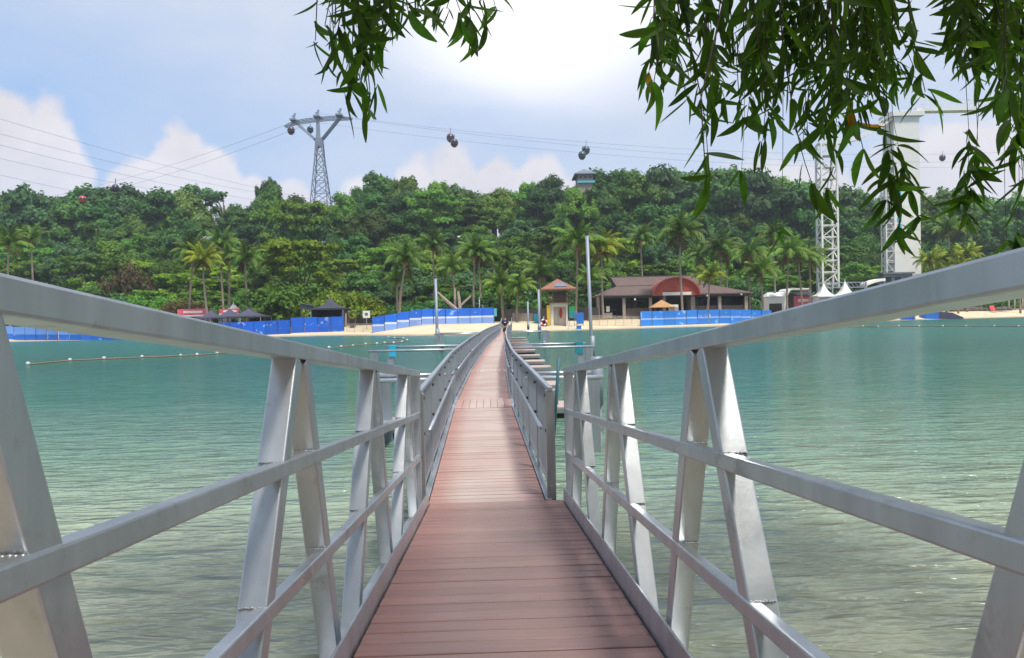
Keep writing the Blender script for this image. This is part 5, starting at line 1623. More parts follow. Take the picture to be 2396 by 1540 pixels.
spot('round_deep', *q(1392, 428), 205, 'dark tree growing right below the hilltop house', 0.8)
spot('bush_mid', *q(360, 672), 124, 'round olive shrub above the left railing', 0.9)
spot('round_deep', *q(890, 403), 232, 'tall round tree crown right of the lattice pylon on the skyline', 0.8)

# ------------------------------------------------------------------ palms: each frond an object
def frond_mesh(seed, length, droop, mat, fan=0.55):
    rg = np.random.default_rng(seed)
    n = 26
    pts = []
    ang = 0.75
    p = np.array([0.0, 0.0, 0.0])
    st = length / n
    for i in range(n + 1):
        pts.append(p.copy())
        p = p + st * np.array([math.cos(ang), 0, math.sin(ang)])
        ang -= droop / n * (0.5 + 1.1 * i / n)
    pts = np.array(pts)
    V = []
    for i in range(1, n):
        f_ = i / n
        ll = length * 0.27 * (math.sin(math.pi * min(1, 0.18 + f_ * .80)) ** 0.8)
        tng = pts[i + 1] - pts[i - 1] if i < n else pts[i] - pts[i - 1]
        tng = tng / np.linalg.norm(tng)
        for s_ in (-1, 1):
            out = np.array([tng[0] * .55, s_ * fan * 1.3, tng[2] * .55 - 0.55 - .3 * f_]) + rg.normal(size=3) * .10
            out /= np.linalg.norm(out)
            tip = pts[i] + out * ll
            wd = tng * st * .62
            V += [pts[i] - wd, pts[i] + wd, tip + wd * .25, tip - wd * .25]
    # rachis
    for i in range(n):
        w = 0.05 * (1 - i / n) + 0.012
        V += [pts[i] + [0, -w, .01], pts[i] + [0, w, .01], pts[i + 1] + [0, w, .01], pts[i + 1] + [0, -w, .01]]
    V = np.array(V)
    return mesh_np('frond', V, len(V) // 4, mat)


FR = {}
for mat in ('palm_leaf', 'palm_leaf_deep', 'palm_leaf_gold', 'leaf_rust'):
    FR[mat] = [frond_mesh(50 + i, 3.3 + .2 * i, dr_, mat) for i, dr_ in enumerate((0.9, 1.5, 2.1, 2.5))]
NUT = MB()
for k in range(7): NUT.ball((.28 * math.cos(k * .9), .28 * math.sin(k * .9), -.25 - .08 * (k % 2)), .15, 7)
nut_me = NUT.mesh('coconut_bunch', smooth=True); nut_me.materials.append(paint('coconut', (0.34, 0.14, 0.05), 0.6, vary=.2))


def palm(px, py, d_, label, mat='palm_leaf', size=1.0, lean=0.0, nfr=19, nuts=True, rad=0.15):
    """crown centre at pixel (px, py), foot on the ground d_ metres ahead"""
    c = at(px, py, d_)
    bx_ = c.x - lean
    zb = ter(bx_, d_)
    t = thing('palm_tree', label, 'palm tree', (bx_, d_, zb), 'palms along the far beach')
    h_ = c.z - zb
    pts = [Vector((bx_ + lean * f_ ** 1.6 + .12 * math.sin(f_ * 4 + px), d_, zb - .4 + (h_ + .4) * f_)) for f_ in np.linspace(0, 1, 9)]
    pts[-1] = Vector((c.x, d_, c.z))
    MB().tube(pts, [rad * (1.35 - .55 * f_) for f_ in np.linspace(0, 1, 9)], 8).build('trunk', 'palm_bark', t, smooth=True)
    for i in range(nfr):
        a = i * 2.39996 + rt.uniform(-.2, .2)
        f_ = i / nfr
        me = FR[mat][min(3, int(f_ * 3.2 + rt.uniform(0, .9)))]
        tilt = 0.85 - 1.25 * f_ + rt.uniform(-.12, .12)
        s_ = size * 1.06 * rt.uniform(.85, 1.08)
        M = Matrix.Translation(c - t.location + Vector((0, 0, .05))) @ Matrix.Rotation(a, 4, 'Z') @ Matrix.Rotation(-tilt * .8, 4, 'Y') @ Matrix.Scale(s_, 4)
        piece('frond', me, t, M)
    for i in range(rt.choice((1, 2, 3))):
        M = Matrix.Translation(c - t.location) @ Matrix.Rotation(rt.uniform(0, 6.28), 4, 'Z') @ Matrix.Rotation(rt.uniform(.9, 1.3), 4, 'Y') @ Matrix.Scale(size * rt.uniform(.6, .85), 4)
        piece('dead_frond', FR['leaf_rust'][1], t, M)
    if nuts: piece('coconut_bunch', nut_me, t, Matrix.Translation(c - t.location) @ Matrix.Scale(size, 4))
    return t


PALMS = [
    (450, 595, 113, 'palm_leaf_deep', 1.05, 0.6, 'palm with drooping yellow fronds, left of two by the left beach shrubs'),
    (475, 612, 110, 'palm_leaf_gold', 1.0, -0.4, 'bright yellow-green palm towering over the navy tents'),
    (517, 575, 122, 'palm_leaf_deep', 1.05, 0.0, 'tall slim dark palm behind the navy tents'),
    (536, 607, 116, 'palm_leaf_deep', 0.9, 0.0, 'short-crowned palm above the white cone roof'),
    (574, 610, 113, 'palm_leaf', 0.95, 0.0, 'palm with straight trunk left of the light green bushy tree'),
    (20, 575, 120, 'palm_leaf', 1.1, 0.2, 'palm at the far left end of the beach'),
    (72, 560, 124, 'palm_leaf_deep', 0.9, 0.0, 'slim grey-trunked palm next to the leftmost palm'),
    (948, 612, 104, 'palm_leaf_deep', 1.05, 0.9, 'leaning palm behind the left part of the banner fence'),
    (930, 660, 106, 'palm_leaf', 0.8, 0.0, 'low bushy palm right of the white square sign'),
    (1012, 580, 122, 'palm_leaf_deep', 1.0, 0.0, 'tall thin dark palm rising above the driftwood sculpture'),
    (1058, 632, 108, 'palm_leaf', 0.9, -0.3, 'palm with orange fruit standing by the driftwood sculpture'),
    (1110, 595, 112, 'palm_leaf', 0.95, 0.2, 'left of twin reddish-trunked palms'),
    (1122, 598, 113, 'palm_leaf', 0.95, -0.1, 'right of twin reddish-trunked palms'),
    (1155, 610, 120, 'palm_leaf_deep', 0.8, 0.0, 'small palm behind the twin reddish-trunked palms'),
    (1185, 610, 121, 'palm_leaf_deep', 0.8, 0.0, 'small palm right of the twin reddish-trunked palms'),
    (1170, 672, 104, 'palm_leaf', 0.95, -0.5, 'low bushy palm directly behind the walking person'),
    (1213, 676, 103, 'palm_leaf', 0.85, 0.2, 'low yellowish palm left of the lifeguard hut'),
    (1262, 640, 114, 'palm_leaf_deep', 0.95, 0.0, 'pale green palm right above the lifeguard hut roof'),
    (1350, 575, 112, 'palm_leaf', 1.35, 0.3, 'big palm with wide drooping fronds behind the tallest pile'),
    (1405, 585, 114, 'palm_leaf_gold', 1.2, -0.3, 'big golden palm left of the pavilion roof'),
    (1380, 655, 107, 'palm_leaf', 0.8, 0.1, 'low palm at the left end of the pavilion'),
    (1592, 550, 113, 'palm_leaf_deep', 1.25, 0.0, 'tall palm whose trunk crosses the red arch'),
    (1660, 650, 112, 'palm_leaf_gold', 0.85, 0.5, 'short golden palm in front of the pavilion roof'),
    (1685, 585, 130, 'palm_leaf_deep', 1.1, 0.0, 'dark palm rising behind the right end of the pavilion roof'),
    (1755, 600, 121, 'palm_leaf', 1.15, 0.2, 'bushy palm right of the pavilion roof'),
    (1780, 640, 119, 'palm_leaf', 0.95, -0.2, 'lower bushy palm close to the pavilion eave'),
    (1810, 555, 132, 'palm_leaf_deep', 1.05, 0.0, 'high dark palm above the bushy palms'),
    (1845, 595, 123, 'palm_leaf', 1.15, 0.3, 'bushy palm behind the white container'),
    (1870, 605, 126, 'palm_leaf', 1.1, -0.3, 'yellowish palm over the silvery stage shelter'),
    (1895, 610, 128, 'palm_leaf', 1.0, 0.2, 'palm beside the white lattice mast'),
    (1700, 600, 134, 'palm_leaf', 1.0, 0.0, 'distant palm between pavilion and bushy palms'),
    (1500, 560, 136, 'palm_leaf_deep', 1.0, 0.0, 'distant dark palm behind the pavilion roof ridge'),
    (1640, 600, 134, 'palm_leaf_deep', 0.95, 0.0, 'distant palm behind the short golden palm'),
    (2175, 615, 138, 'palm_leaf_gold', 0.95, 0.0, 'golden low palm just right of the bungee tower'),
    (2215, 610, 139, 'palm_leaf_gold', 1.0, 0.0, 'golden low palm, second right of the bungee tower'),
    (2262, 600, 140, 'palm_leaf_gold', 1.0, 0.0, 'golden low palm, third right of the bungee tower'),
    (2240, 625, 137, 'palm_leaf_gold', 0.85, 0.0, 'small golden palm in the row right of the bungee tower'),
    (2220, 540, 146, 'palm_leaf', 1.1, 0.0, 'green palm rising above the golden palms'),
    (2385, 620, 140, 'palm_leaf_gold', 0.8, 0.0, 'golden low palm over the boulders of the right beach'),
]
for x, y, d_, mat, sz, ln, lab in PALMS:
    palm(*q(x, y), d_, lab, mat, sz, ln, nfr=20 if sz > .9 else 16)

# ------------------------------------------------------------------ hilltop house
d_ = 214
p = at(*q(1365, 420), d_)
w_ = 34 / 2396 * 1024 / F * d_ * 0.5
t = thing('hilltop_house', 'small hilltop house with dark roof and turquoise band among trees', 'house', (p.x, d_, ter(p.x, d_)))
ztop = at(*q(1365, 402), d_).z; zmid = at(*q(1365, 418), d_).z; zlow = at(*q(1365, 432), d_).z
MB().box((p.x - w_, d_ - 6, ter(p.x, d_) - 1), (p.x + w_, d_ + 2, zmid)).build('wall', 'column_stone', t)
MB().box((p.x - w_ - .3, d_ - 6.5, zlow - .6), (p.x + w_ + .5, d_ - 6.003, zlow)).build('turquoise_band', 'turquoise', t)
for i in range(3):
    x_ = p.x - w_ + (i + .2) * 2 * w_ / 3
    MB().box((x_, d_ - 6.06, zlow + .8), (x_ + .8, d_ - 6.005, zmid - .5)).build('window', 'glass_dark', t)
pyramid_roof(p.x, d_ - 2, w_ + 1, 5, zmid, ztop + .4, 0.3, 0).build('roof', 'steel_grey', t)

# ------------------------------------------------------------------ cable-car pylon, cables and cabins
def r6(x, y): return (1000 + x / 3.85) / 3.75, (370 + y / 3.85) / 3.75
d_ = 262
pc = at(*r6(760, 600), d_)
zb = ter(pc.x, d_)
py_ = thing('cable_car_pylon', 'grey lattice cable-car pylon with forked arms on the skyline', 'pylon', (pc.x, d_, zb))
sc_ = 1 / 3.85 / 3.75 * d_ / F
mb = MB()
zc = pc.z
zq = [zc + 0.0 * sc_, at(*r6(760, 900), d_).z, at(*r6(760, 1200), d_).z, at(*r6(760, 1500), d_).z, zb - 2]
hw = [42 * sc_, 62 * sc_, 92 * sc_, 120 * sc_, 165 * sc_]
for i in range(4):
    for sx in (-1, 1):
        for sy in (-1, 1):
            mb.bar((pc.x + sx * hw[i], d_ + sy * hw[i], zq[i]), (pc.x + sx * hw[i + 1], d_ + sy * hw[i + 1], zq[i + 1]), 0.34, 0.34, up=(0, 1, 0))
    for k in range(2):
        f0, f1 = k / 2, (k + 1) / 2
        za_, zb2 = zq[i] + (zq[i + 1] - zq[i]) * f0, zq[i] + (zq[i + 1] - zq[i]) * f1
        wa, wb_ = hw[i] + (hw[i + 1] - hw[i]) * f0, hw[i] + (hw[i + 1] - hw[i]) * f1
        for sy in (-1, 1):
            mb.bar((pc.x - wa, d_ + sy * wa, za_), (pc.x + wb_, d_ + sy * wb_, zb2), 0.2, 0.2)
            mb.bar((pc.x + wa, d_ + sy * wa, za_), (pc.x - wb_, d_ + sy * wb_, zb2), 0.2, 0.2)
            mb.bar((pc.x - wb_, d_ + sy * wb_, zb2), (pc.x + wb_, d_ + sy * wb_, zb2), 0.18, 0.18)
        for sx in (-1, 1):
            mb.bar((pc.x + sx * wa, d_ - wa, za_), (pc.x + sx * wb_, d_ + wb_, zb2), 0.2, 0.2)
mb.build('lattice_leg', 'pylon_steel', py_)
MB().box((pc.x - 46 * sc_, d_ - 46 * sc_, zc - 100 * sc_), (pc.x + 46 * sc_, d_ + 46 * sc_, zc + 30 * sc_)).build('node_box', 'pylon_steel', py_)
def beam_pt(X, Y):
    f_ = (X - 265) / (1230 - 265)
    return at(*r6(X, Y), d_ + 9 - 16 * f_)
mb = MB()
mb.bar(at(*r6(745, 570), d_), at(*r6(738, 285), d_), 1.3, 1.3, up=(0, 1, 0), w1=0.9, h1=0.9)
mb.build('mast', 'pylon_steel', py_)
for X, Y, x0_, y0_ in ((425, 350, 700, 590), (1060, 275, 805, 590)):
    MB().bar(at(*r6(x0_, y0_), d_), beam_pt(X, Y), 0.95, 0.95, up=(0, 1, 0)).build('arm', 'pylon_steel', py_)
bp = [(265, 400), (400, 330), (570, 300), (740, 280), (900, 265), (1060, 262), (1230, 285)]
mb = MB()
bt_ = [beam_pt(x, y) for x, y in bp]; bl_ = [beam_pt(x, y + (12 if i in (0, 6) else 42)) for i, (x, y) in enumerate(bp)]
for i in range(len(bp) - 1):
    for off in (-0.8, 0.8):
        o_ = Vector((0, off, 0))
        mb.bar(bt_[i] + o_, bt_[i + 1] + o_, 0.24, 0.24); mb.bar(bl_[i] + o_, bl_[i + 1] + o_, 0.24, 0.24)
        for k in range(3):
            mb.bar(bt_[i].lerp(bt_[i + 1], k / 3) + o_, bl_[i].lerp(bl_[i + 1], (k + 1) / 3) + o_, 0.16, 0.16)
            mb.bar(bl_[i].lerp(bl_[i + 1], k / 3) + o_, bt_[i].lerp(bt_[i + 1], (k + .5) / 3) + o_, 0.14, 0.14)
mb.build('cross_beam', 'pylon_steel', py_)
tops = []
for X, Y in ((400, 330), (740, 280), (1060, 262)):
    b_ = beam_pt(X, Y)
    m2 = MB()
    m2.box((b_.x - 45 * sc_, b_.y - 2.5, b_.z), (b_.x + 45 * sc_, b_.y + 2.5, b_.z + 22 * sc_))
    m2.bar(b_ + Vector((-20 * sc_, 0, 20 * sc_)), b_ + Vector((12 * sc_, 0, 120 * sc_)), 0.5, 0.5, up=(0, 1, 0))
    m2.bar(b_ + Vector((-35 * sc_, 0, 70 * sc_)), b_ + Vector((20 * sc_, 0, 95 * sc_)), 0.4, 0.4)
    m2.build('sheave_rig', 'pylon_steel', py_)
    tops.append(b_)


def cable(a, b, sag, label, group, r_=0.05):
    n = 24
    pts = [a.lerp(b, i / n) + Vector((0, 0, -sag * (1 - (2 * i / n - 1) ** 2))) for i in range(n + 1)]
    return tag(MB().tube(pts, r_, 5).build('ropeway_cable', 'cable', smooth=True), label, 'cable', group)


def c5(x, y): return (x / 1.711) / 3.75, (350 + y / 1.711) / 3.75
lab5 = ['topmost', 'second from the top', 'third from the top', 'fourth from the top', 'lowest']
for i, ((ya, xb, yb)) in enumerate(((150, 1930, 648), (240, 1640, 612), (310, 1600, 655), (390, 1200, 620), (490, 830, 655))):
    px0, py0 = c5(0, ya); px1, py1 = c5(xb, yb)
    sl = (py1 - py0) / (px1 - px0)
    a = at(px0 - 120, py0 - 120 * sl * 1.1, 150); b = at(px1 + 40, py1 + 40 * sl * .8 + 2, 330)
    cable(a, b, 2.2, 'ropeway cable slanting down from the upper left, ' + lab5[i] + ' of five', 'cables from the upper left', 0.038)
for j, (tp, (xe, ye), lab) in enumerate(((tops[0], (60, 470), 'thin cable running down left from the near end of the pylon beam'), (tops[2] + Vector((-8, 0, -1)), (140, 470), 'thin cable running down left from the middle of the pylon beam'))):
    cable(tp, at(*q(xe, ye), 380), 3.0, lab, 'cables left of the pylon', 0.045)
wr = []
for j, (tp, (xe, ye), lab) in enumerate(((tops[1] + Vector((0, 0, 1.6)), (2440, 352), 'topmost cable running right from the pylon'), (tops[2], (2440, 372), 'middle cable running right from the pylon'), (tops[0] + Vector((8, 0, -.5)), (2440, 385), 'lowest cable running right from the pylon'))):
    e_ = at(*q(xe, ye), 330)
    cable(tp, e_, 6.5, lab, 'cables right of the pylon', 0.042)
    wr.append((tp, e_, 6.5))


def cabin(px, py, d_, dia, mat, label, hang=1.0):
    c = at(px, py, d_)
    r_ = dia * .92 / 2 * d_ / F
    t = thing('cable_car_cabin', label, 'cable car', (c.x, c.y, c.z - r_), 'cable-car cabins')
    MB().lathe((c.x, c.y, c.z), [(r_ * .45, -r_), (r_ * .85, -r_ * .75), (r_, -r_ * .15), (r_ * .97, r_ * .3), (r_ * .78, r_ * .75), (r_ * .4, r_ * .98), (.05, r_ * 1.02)], 14).build('shell', mat, t, smooth=True)
    MB().lathe((c.x, c.y, c.z), [(r_ * 1.015, -r_ * .12), (r_ * 1.02, r_ * .1), (r_ * .99, r_ * .32)], 14).build('window_band', 'glass_dark', t, smooth=True)
    MB().lathe((c.x, c.y, c.z), [(r_ * .5, -r_ * 1.12), (r_ * .55, -r_ * .97)], 12).build('skid', 'steel_dark', t)
    MB().tube([(c.x, c.y, c.z + r_ * .95), (c.x + .15, c.y, c.z + r_ * (1.1 + hang))], 0.09, 6).build('hanger', 'steel_dark', t)
    return t


cabin(*q(681, 305), 258, 8.0, 'cabin_plum', 'plum cabin hanging under the left end of the pylon beam', 0.6)
cabin(*q(726, 303), 266, 7.0, 'cabin_teal', 'dark teal cabin just behind the left pylon arm', 0.6)
cabin(*q(1054, 322), 285, 8.6, 'cabin_plum', 'plum cabin, higher of the close pair right of the pylon', 1.4)
cabin(*q(1063, 334), 275, 8.4, 'cabin_plum', 'plum cabin, lower of the close pair right of the pylon', 1.0)
cabin(*q(1371, 351), 290, 8.6, 'cabin_teal', 'dark teal cabin, higher of the pair above the hilltop house', 1.4)
cabin(*q(1362, 363), 280, 8.4, 'cabin_teal', 'dark teal cabin, lower of the pair above the hilltop house', 1.2)
cabin(*q(270, 440), 215, 7.8, 'cabin_navy', 'navy cabin on the slanting cables over the left trees', 1.6)
cabin(*q(193, 467), 190, 8.0, 'cabin_red', 'red cabin in front of the left treetops', 1.0)
cabin(*q(2205, 369), 325, 6.4, 'cabin_navy', 'small navy cabin right of the bungee tower', 1.0)
cabin(*q(2290, 371), 322, 6.4, 'cabin_navy', 'small navy cabin behind the hanging leaf cluster', 1.0)


# ------------------------------------------------------------------ walking person
def person(x, y, z, h_, label):
    t = thing('person', label, 'person', (x, y, z))
    k = h_ / 1.75
    def skin_obj(name, verts, edges, rads, mat, lv=2):
        me = bpy.data.meshes.new(name)
        me.from_pydata([(a * k, b * k, c * k) for a, b, c in verts], edges, []); me.update()
        o = bpy.data.objects.new(name, me); COL.objects.link(o); o.parent = t
        o.modifiers.new('skin', 'SKIN')
        for i, sv in enumerate(me.skin_vertices[0].data):
            rr = rads[i]
            sv.radius = (rr[0] * k, rr[1] * k) if isinstance(rr, tuple) else (rr * k, rr * k)
            sv.use_root = (i == 0)
        s_ = o.modifiers.new('sub', 'SUBSURF'); s_.levels = lv; s_.render_levels = lv
        me.materials.append(MATS[mat])
        return o
    V = [(0, 0, .95), (0, .0, 1.15), (0, .02, 1.38), (0, .02, 1.50), (0, .03, 1.58), (0, .04, 1.68),
         (-.17, 0, 1.42), (-.22, .06, 1.16), (-.22, .18, .95), (-.215, .22, .86),
         (.17, 0, 1.42), (.23, -.04, 1.15), (.24, -.02, .92), (.24, .0, .83),
         (-.09, 0, .88), (-.10, .16, .50), (-.10, .10, .09), (-.10, .24, .03),
         (.09, 0, .88), (.10, -.02, .48), (.10, -.24, .14), (.10, -.16, .03)]
    E = [(0, 1), (1, 2), (2, 3), (3, 4), (4, 5), (2, 6), (6, 7), (7, 8), (8, 9), (2, 10), (10, 11), (11, 12), (12, 13),
         (0, 14), (14, 15), (15, 16), (16, 17), (0, 18), (18, 19), (19, 20), (20, 21)]
    Rr = [(.15, .11), (.14, .10), (.16, .10), .055, .07, .095, .062, .045, .036, .04, .062, .045, .036, .04, .085, .06, .04, .04, .085, .06, .04, .04]
    skin_obj('body', V, E, Rr, 'skin')
    skin_obj('shirt', [(0, 0, .97), (0, .0, 1.18), (0, .02, 1.40), (0, .02, 1.49), (-.175, 0, 1.43), (-.225, .045, 1.22), (.175, 0, 1.43), (.235, -.03, 1.21)],
             [(0, 1), (1, 2), (2, 3), (2, 4), (4, 5), (2, 6), (6, 7)], [(.185, .135), (.18, .13), (.195, .13), .075, .085, .075, .085, .075], 'navy_cloth')
    skin_obj('shorts', [(0, 0, .98), (0, 0, .88), (-.10, .03, .80), (-.105, .13, .56), (.10, 0, .80), (.105, -.01, .54)], [(0, 1), (1, 2), (2, 3), (1, 4), (4, 5)],
             [(.165, .13), (.16, .13), .115, .09, .115, .09], 'steel_dark')
    skin_obj('hair', [(0, -.005, 1.66), (0, .02, 1.74)], [(0, 1)], [(.098, .098), (.095, .105)], 'hair')
    o = MB().box((x - .07 * k, y - .150 * k, z + 1.27 * k), (x + .07 * k, y - .10 * k, z + 1.34 * k)).build('back_print', 'white_paint', t)
    return t


g = ground(507, 336.6, FZ)
person(wline(60) + .34, 60, FZ, 1.80, 'person in navy T-shirt and dark shorts walking away along the walkway')

# ------------------------------------------------------------------ overhanging tree with sickle leaves
def sickle(seed, curve, n=7):
    """curved narrow leaf hanging along -Z, 1 unit long, folded along its midrib"""
    vs, fs = [], []
    for i in range(n + 1):
        f_ = i / n
        w = 0.112 * (math.sin(math.pi * min(1, f_ * .93 + .05)) ** 0.75)
        x = curve * (f_ ** 2) * .9
        y = .10 * math.sin(f_ * 2.2 + seed)
        vs += [(x - w, y + .035 * (w / .1), -f_), (x, y, -f_), (x + w, y + .035 * (w / .1), -f_)]
        if i:
            a = (i - 1) * 3; b = i * 3
            fs += [(a, a + 1, b + 1, b), (a + 1, a + 2, b + 2, b + 1)]
    return np.array(vs), fs


SK = [sickle(i, c) for i, c in enumerate((-.5, -.25, .12, .35, .6, -.65))]
SK += [sickle(7, -.3, 3), sickle(8, .4, 3)]
leaf_me = {}
for mat in ('hang_leaf', 'hang_leaf_gold'):
    for i, (vs, fs) in enumerate(SK):
        me = bpy.data.meshes.new('leaf'); me.from_pydata([tuple(v) for v in vs], [], fs); me.update()
        me.polygons.foreach_set('use_smooth', [True] * len(fs)); me.materials.append(MATS[mat]); leaf_me[mat, i] = me

tr_base = Vector((4.2, -3.2, ter(4.2, -3.2)))
oh = thing('overhanging_tree', 'tree with narrow sickle-shaped leaves hanging over the gangway', 'tree', tr_base)
mb = MB()
crotch = Vector((3.9, -2.4, 4.0))
mb.tube([tr_base + Vector((0, 0, -.5)), tr_base + Vector((.1, .2, 1.2)), crotch], [.30, .24, .19], 12)
mb.build('trunk', 'bark', oh, smooth=True)
# limbs run above the picture
LIMBS = [
    [crotch, (3.6, -.2, 4.9), (3.0, 2.2, 5.3), (2.0, 4.4, 4.95), (1.0, 5.3, 4.75)],
    [crotch, (2.6, -.6, 5.0), (.6, 1.4, 5.4), (-.9, 3.2, 5.1), (-1.5, 4.4, 4.6)],
    [crotch, (4.2, .2, 4.9), (4.2, 2.4, 5.2), (3.6, 4.4, 4.9), (3.3, 5.2, 4.6)],
    [crotch, (2.2, -2.6, 5.2), (-.5, -2.2, 5.9), (-2.4, -.6, 5.9)],
    [crotch, (4.6, -3.6, 5.6), (4.8, -4.6, 6.8)]]
limb_pts = []
for lp in LIMBS:
    lp = [Vector(p) for p in lp]
    fine = []
    for a, b in zip(lp, lp[1:]):
        for f_ in np.linspace(0, 1, 7)[:-1]: fine.append(a.lerp(b, f_))
    fine.append(lp[-1])
    for _ in range(3):
        fine = [fine[0]] + [(fine[i - 1] + fine[i] * 2 + fine[i + 1]) / 4 for i in range(1, len(fine) - 1)] + [fine[-1]]
    nn = len(fine)
    MB().tube(fine, [.13 * (1 - .8 * i / nn) for i in range(nn)], 8).build('limb', 'bark', oh, smooth=True)
    limb_pts += fine[3:]

ro = random.Random(17)
leaves = []          # (matrix, variant, gold, visible size)
twigs = MB()


def strand(pts, depth, leafiness=1.0, start=0.0, length=0.17, gold=0.002, up=True, thick=.006):
    """twig through picture points (2396 px wide scale) with leaves along it"""
    wp = [at(*q(x, y), depth + .08 * math.sin(i * 2.1 + x)) for i, (x, y) in enumerate(pts)]
    line = []
    for a, b in zip(wp, wp[1:]):
        m_ = max(2, int((b - a).length / .06))
        for f_ in np.linspace(0, 1, m_)[:-1]: line.append(a.lerp(b, f_))
    line.append(wp[-1])
    for _ in range(2): line = [line[0]] + [(line[i - 1] + line[i] * 2 + line[i + 1]) / 4 for i in range(1, len(line) - 1)] + [line[-1]]
    full = list(line)
    if up:
        tgt = min(limb_pts, key=lambda p: (p - line[0]).length)
        mid = line[0].lerp(tgt, .5) + Vector((0, 0, .12))
        full = [tgt, line[0].lerp(tgt, .75) + Vector((0, 0, .08)), mid, line[0].lerp(tgt, .2) + Vector((0, 0, .05))] + full
    nn = len(full)
    twigs.tube(full, [thick * (1 - .72 * i / nn) for i in range(nn)], 5)
    for i, p in enumerate(line):
        f_ = i / max(1, len(line) - 1)
        if f_ < start: continue
        k = 1 if ro.random() < leafiness * .95 else 0
        k += 1 if ro.random() < leafiness * .8 else 0
        k += 1 if ro.random() < leafiness * .35 else 0
        if i == len(line) - 1: k = max(k, 6 if start > .4 and start < .95 else 3)
        elif start > .4 and start < .95: k += 2
        for _ in range(k):
            ang = ro.uniform(0, 6.28)
            tilt = abs(ro.gauss(.62, .42))
            L_ = length * ro.choice((ro.uniform(.4, .8), ro.uniform(.75, 1.15), ro.uniform(.85, 1.3)))
            M = Matrix.Translation(p) @ Matrix.Rotation(ang, 4, 'Z') @ Matrix.Rotation(tilt, 4, 'X') @ Matrix.Rotation(ro.uniform(-1.2, 1.2), 4, 'Z') @ Matrix.Diagonal((L_ * ro.uniform(.85, 1.2), L_, L_, 1))
            leaves.append((M, ro.randrange(6), ro.random() < gold, f_))


LS = [  # left cluster
    [(742, -60), (748, 10), (735, 50), (738, 95)], [(775, -60), (780, 30), (772, 95), (790, 120)], [(800, -60), (806, 60), (815, 130), (800, 165)],
    [(835, -60), (838, 60), (848, 130), (868, 175), (872, 225), (862, 255)], [(820, -50), (828, 70), (822, 140), (815, 215)],
    [(865, -60), (866, 50), (860, 110)], [(895, -60), (900, 20), (896, 75)], [(915, -60), (920, 20), (908, 62)], [(880, -60), (880, 40), (884, 95)],
    [(850, -60), (856, 30), (846, 105)], [(940, -60), (948, -10), (955, 25)], [(975, -70), (985, -20), (990, 8)], [(1010, -70), (1020, -20), (1025, 10)],
    [(1050, -60), (1062, -5), (1078, 30)], [(1085, -60), (1092, 10), (1105, 70), (1112, 95)], [(1110, -60), (1120, 0), (1136, 55)], [(1140, -60), (1150, -20), (1160, 20)], [(1070, -60), (1050, 0), (1045, 20)],
    [(790, -60), (765, 20), (760, 60)], [(845, -60), (835, 60), (850, 150), (840, 190)], [(870, -60), (880, 70), (862, 140), (878, 200)], [(810, -60), (795, 60), (780, 110), (770, 150)],
    [(905, -60), (890, 30), (905, 90)], [(960, -60), (950, -10), (940, 20)], [(1120, -60), (1095, 0), (1090, 45)]]
for i, sp in enumerate(LS): strand(sp, 4.0 + .25 * math.sin(i * 1.7), 1.0, 0.05)
RS = [  # right cluster: outer strands and the dense middle
    [(1535, -60), (1528, 40), (1530, 110), (1518, 170)], [(1560, -60), (1570, 60), (1590, 150), (1605, 225)], [(1545, -60), (1550, 60), (1545, 140), (1530, 190)],
    [(1600, -60), (1605, 60), (1628, 170), (1648, 260), (1655, 345), (1660, 410)], [(1650, -60), (1660, 80), (1650, 180), (1665, 250)],
    [(1640, 230), (1650, 310), (1640, 370), (1655, 420)],
    [(1700, -60), (1715, 80), (1730, 180), (1722, 240), (1738, 280)], [(1760, -60), (1770, 90), (1790, 190), (1800, 260), (1785, 330)],
    [(1820, -60), (1830, 100), (1850, 220), (1862, 300), (1880, 380), (1900, 430)], [(1880, -60), (1890, 100), (1920, 220), (1945, 310), (1950, 390), (1935, 440)],
    [(1940, -60), (1950, 100), (1985, 220), (2010, 300), (2020, 350)], [(2000, -60), (2010, 100), (2040, 180), (2055, 230)],
    [(2060, -60), (2070, 90), (2100, 150), (2130, 205), (2150, 220)], [(2120, -60), (2130, 60), (2150, 150), (2165, 215)],
    [(2230, -60), (2240, 40), (2260, 120), (2285, 175)], [(2290, -60), (2300, 40), (2320, 120), (2330, 165)], [(2345, -60), (2355, 60), (2345, 140), (2360, 215), (2365, 280)],
    [(2395, -60), (2392, 60), (2385, 160), (2392, 260), (2385, 360), (2394, 420)], [(2260, -60), (2258, 60), (2240, 110)], [(2320, -60), (2330, 30), (2345, 100)],
    [(2375, -60), (2380, 80), (2372, 180)]]
for i, sp in enumerate(RS): strand(sp, 4.0 + .45 * math.sin(i * 2.3), 0.92, 0.05)
# filling of the dense middle
for i in range(70):
    x = ro.choice((1556, 1660, 1790, 1870, 1960, 2050)) + ro.gauss(0, 24) if i < 50 else ro.choice((2262, 2345, 2392)) + ro.gauss(0, 16)
    env = np.interp(x, [1520, 1600, 1680, 1750, 1850, 1950, 2050, 2110, 2170, 2225, 2300, 2400], [125, 210, 240, 280, 340, 330, 230, 190, 160, 120, 200, 300])
    y1_ = env * ro.uniform(.35, 1.0)
    strand([(x + ro.uniform(-30, 20), -70), (x + ro.uniform(-25, 30), y1_ * .4), (x + ro.uniform(-45, 55), y1_)], ro.uniform(3.8, 5.0), 0.9, 0.1)
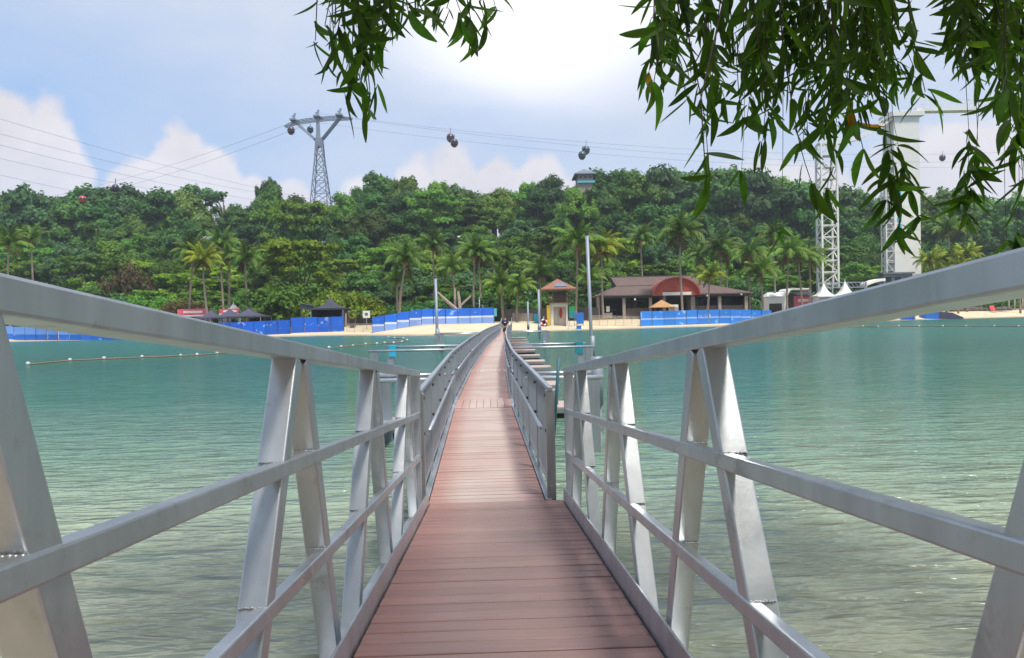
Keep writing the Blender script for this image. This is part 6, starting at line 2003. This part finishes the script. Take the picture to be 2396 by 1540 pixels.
# thin bare strings ending in a tuft
for pts_, st_ in (([(2060, -60), (2075, 240), (2085, 330), (2092, 420), (2100, 480), (2105, 530)], .76), ([(2090, -60), (2085, 260), (2110, 380), (2125, 450), (2150, 505)], .8), ([(2060, -60), (2070, 300), (2085, 400), (2075, 470)], .80),
                  ([(2250, -60), (2262, 240), (2270, 330), (2265, 400), (2262, 460), (2258, 500)], .72), ([(2300, -60), (2290, 250), (2285, 350), (2270, 440)], .86), ([(2255, -60), (2285, 250), (2290, 370), (2245, 470)], .86), ([(2350, -60), (2352, 260), (2350, 420), (2355, 560)], .99),
                  ([(1832, -60), (1832, 360), (1830, 450), (1826, 535)], .99), ([(2380, -60), (2384, 400), (2388, 480), (2380, 545)], .5), ([(1740, -60), (1742, 300), (1735, 400)], .99)):
    strand(pts_, 4.0, 1.0, st_, gold=.0, thick=.0032)
# canopy over the beach and the gangway, above the picture
can = []
for i_ in range(1550):
    p = ro.choice(limb_pts) if i_ < 800 else Vector((ro.uniform(-1.6, 2.9), ro.uniform(-5.5, 4.2), 5.2))
    c = p + Vector((ro.gauss(0, .6), ro.gauss(0, .6), ro.gauss(.35, .45)))
    if c.y > 2.5 and c.z < 1.9 + c.y * .475 + .35: c.z = 1.9 + c.y * .475 + .35 + ro.uniform(0, .5)
    for k in range(11):
        M = Matrix.Translation(c + Vector((ro.gauss(0, .16), ro.gauss(0, .16), ro.gauss(0, .14)))) @ Matrix.Rotation(ro.uniform(0, 6.28), 4, 'Z') @ Matrix.Rotation(abs(ro.gauss(.5, .4)), 4, 'X') @ Matrix.Scale(.215 * ro.uniform(.7, 1.2), 4)
        can.append((M, 6 + ro.randrange(2)))
twigs.build('twigs', 'twig', oh, smooth=True, kind='stuff')
inv = Matrix.Translation(-tr_base)
order = sorted(range(len(leaves)), key=lambda i: -(leaves[i][3] + (1.0 if leaves[i][2] else 0) + ro.random() * .4))
solo = set(order[:300])
VV, FF, off = [], [], 0
def bake(M, k):
    global off
    vs, fs = SK[k]
    A = np.array(inv @ M)
    VV.append(vs @ A[:3, :3].T + A[:3, 3]); FF.extend([tuple(j + off for j in f) for f in fs]); off += len(vs)
for i, (M, k, gold, f_) in enumerate(leaves):
    if i in solo: piece('leaf', leaf_me['hang_leaf_gold' if gold else 'hang_leaf', k], oh, inv @ M)
    else: bake(M, k)
for M, k in can: bake(M, k)
me = bpy.data.meshes.new('foliage'); me.from_pydata([tuple(v) for v in np.concatenate(VV)], [], FF); me.update()
me.polygons.foreach_set('use_smooth', [True] * len(FF)); me.materials.append(MATS['hang_leaf'])
o = bpy.data.objects.new('foliage', me); COL.objects.link(o); o.parent = oh; o['kind'] = 'stuff'

# ------------------------------------------------------------------ light sea haze
def make_haze():
    m = NT('haze')
    v = m.N('ShaderNodeVolumePrincipled')
    v.inputs['Color'].default_value = (0.80, 0.90, 1.0, 1)
    v.inputs['Density'].default_value = 0.00033
    v.inputs['Anisotropy'].default_value = 0.2
    m.L(v.outputs[0], m.out.inputs['Volume'])
    MATS['haze'] = m.m
    hz_ = MB().box((-1520, -126, -4), (1520, 2420, 80)).build('haze', 'haze')
    hz_['kind'] = 'stuff'


HAZE = True
if HAZE: make_haze()
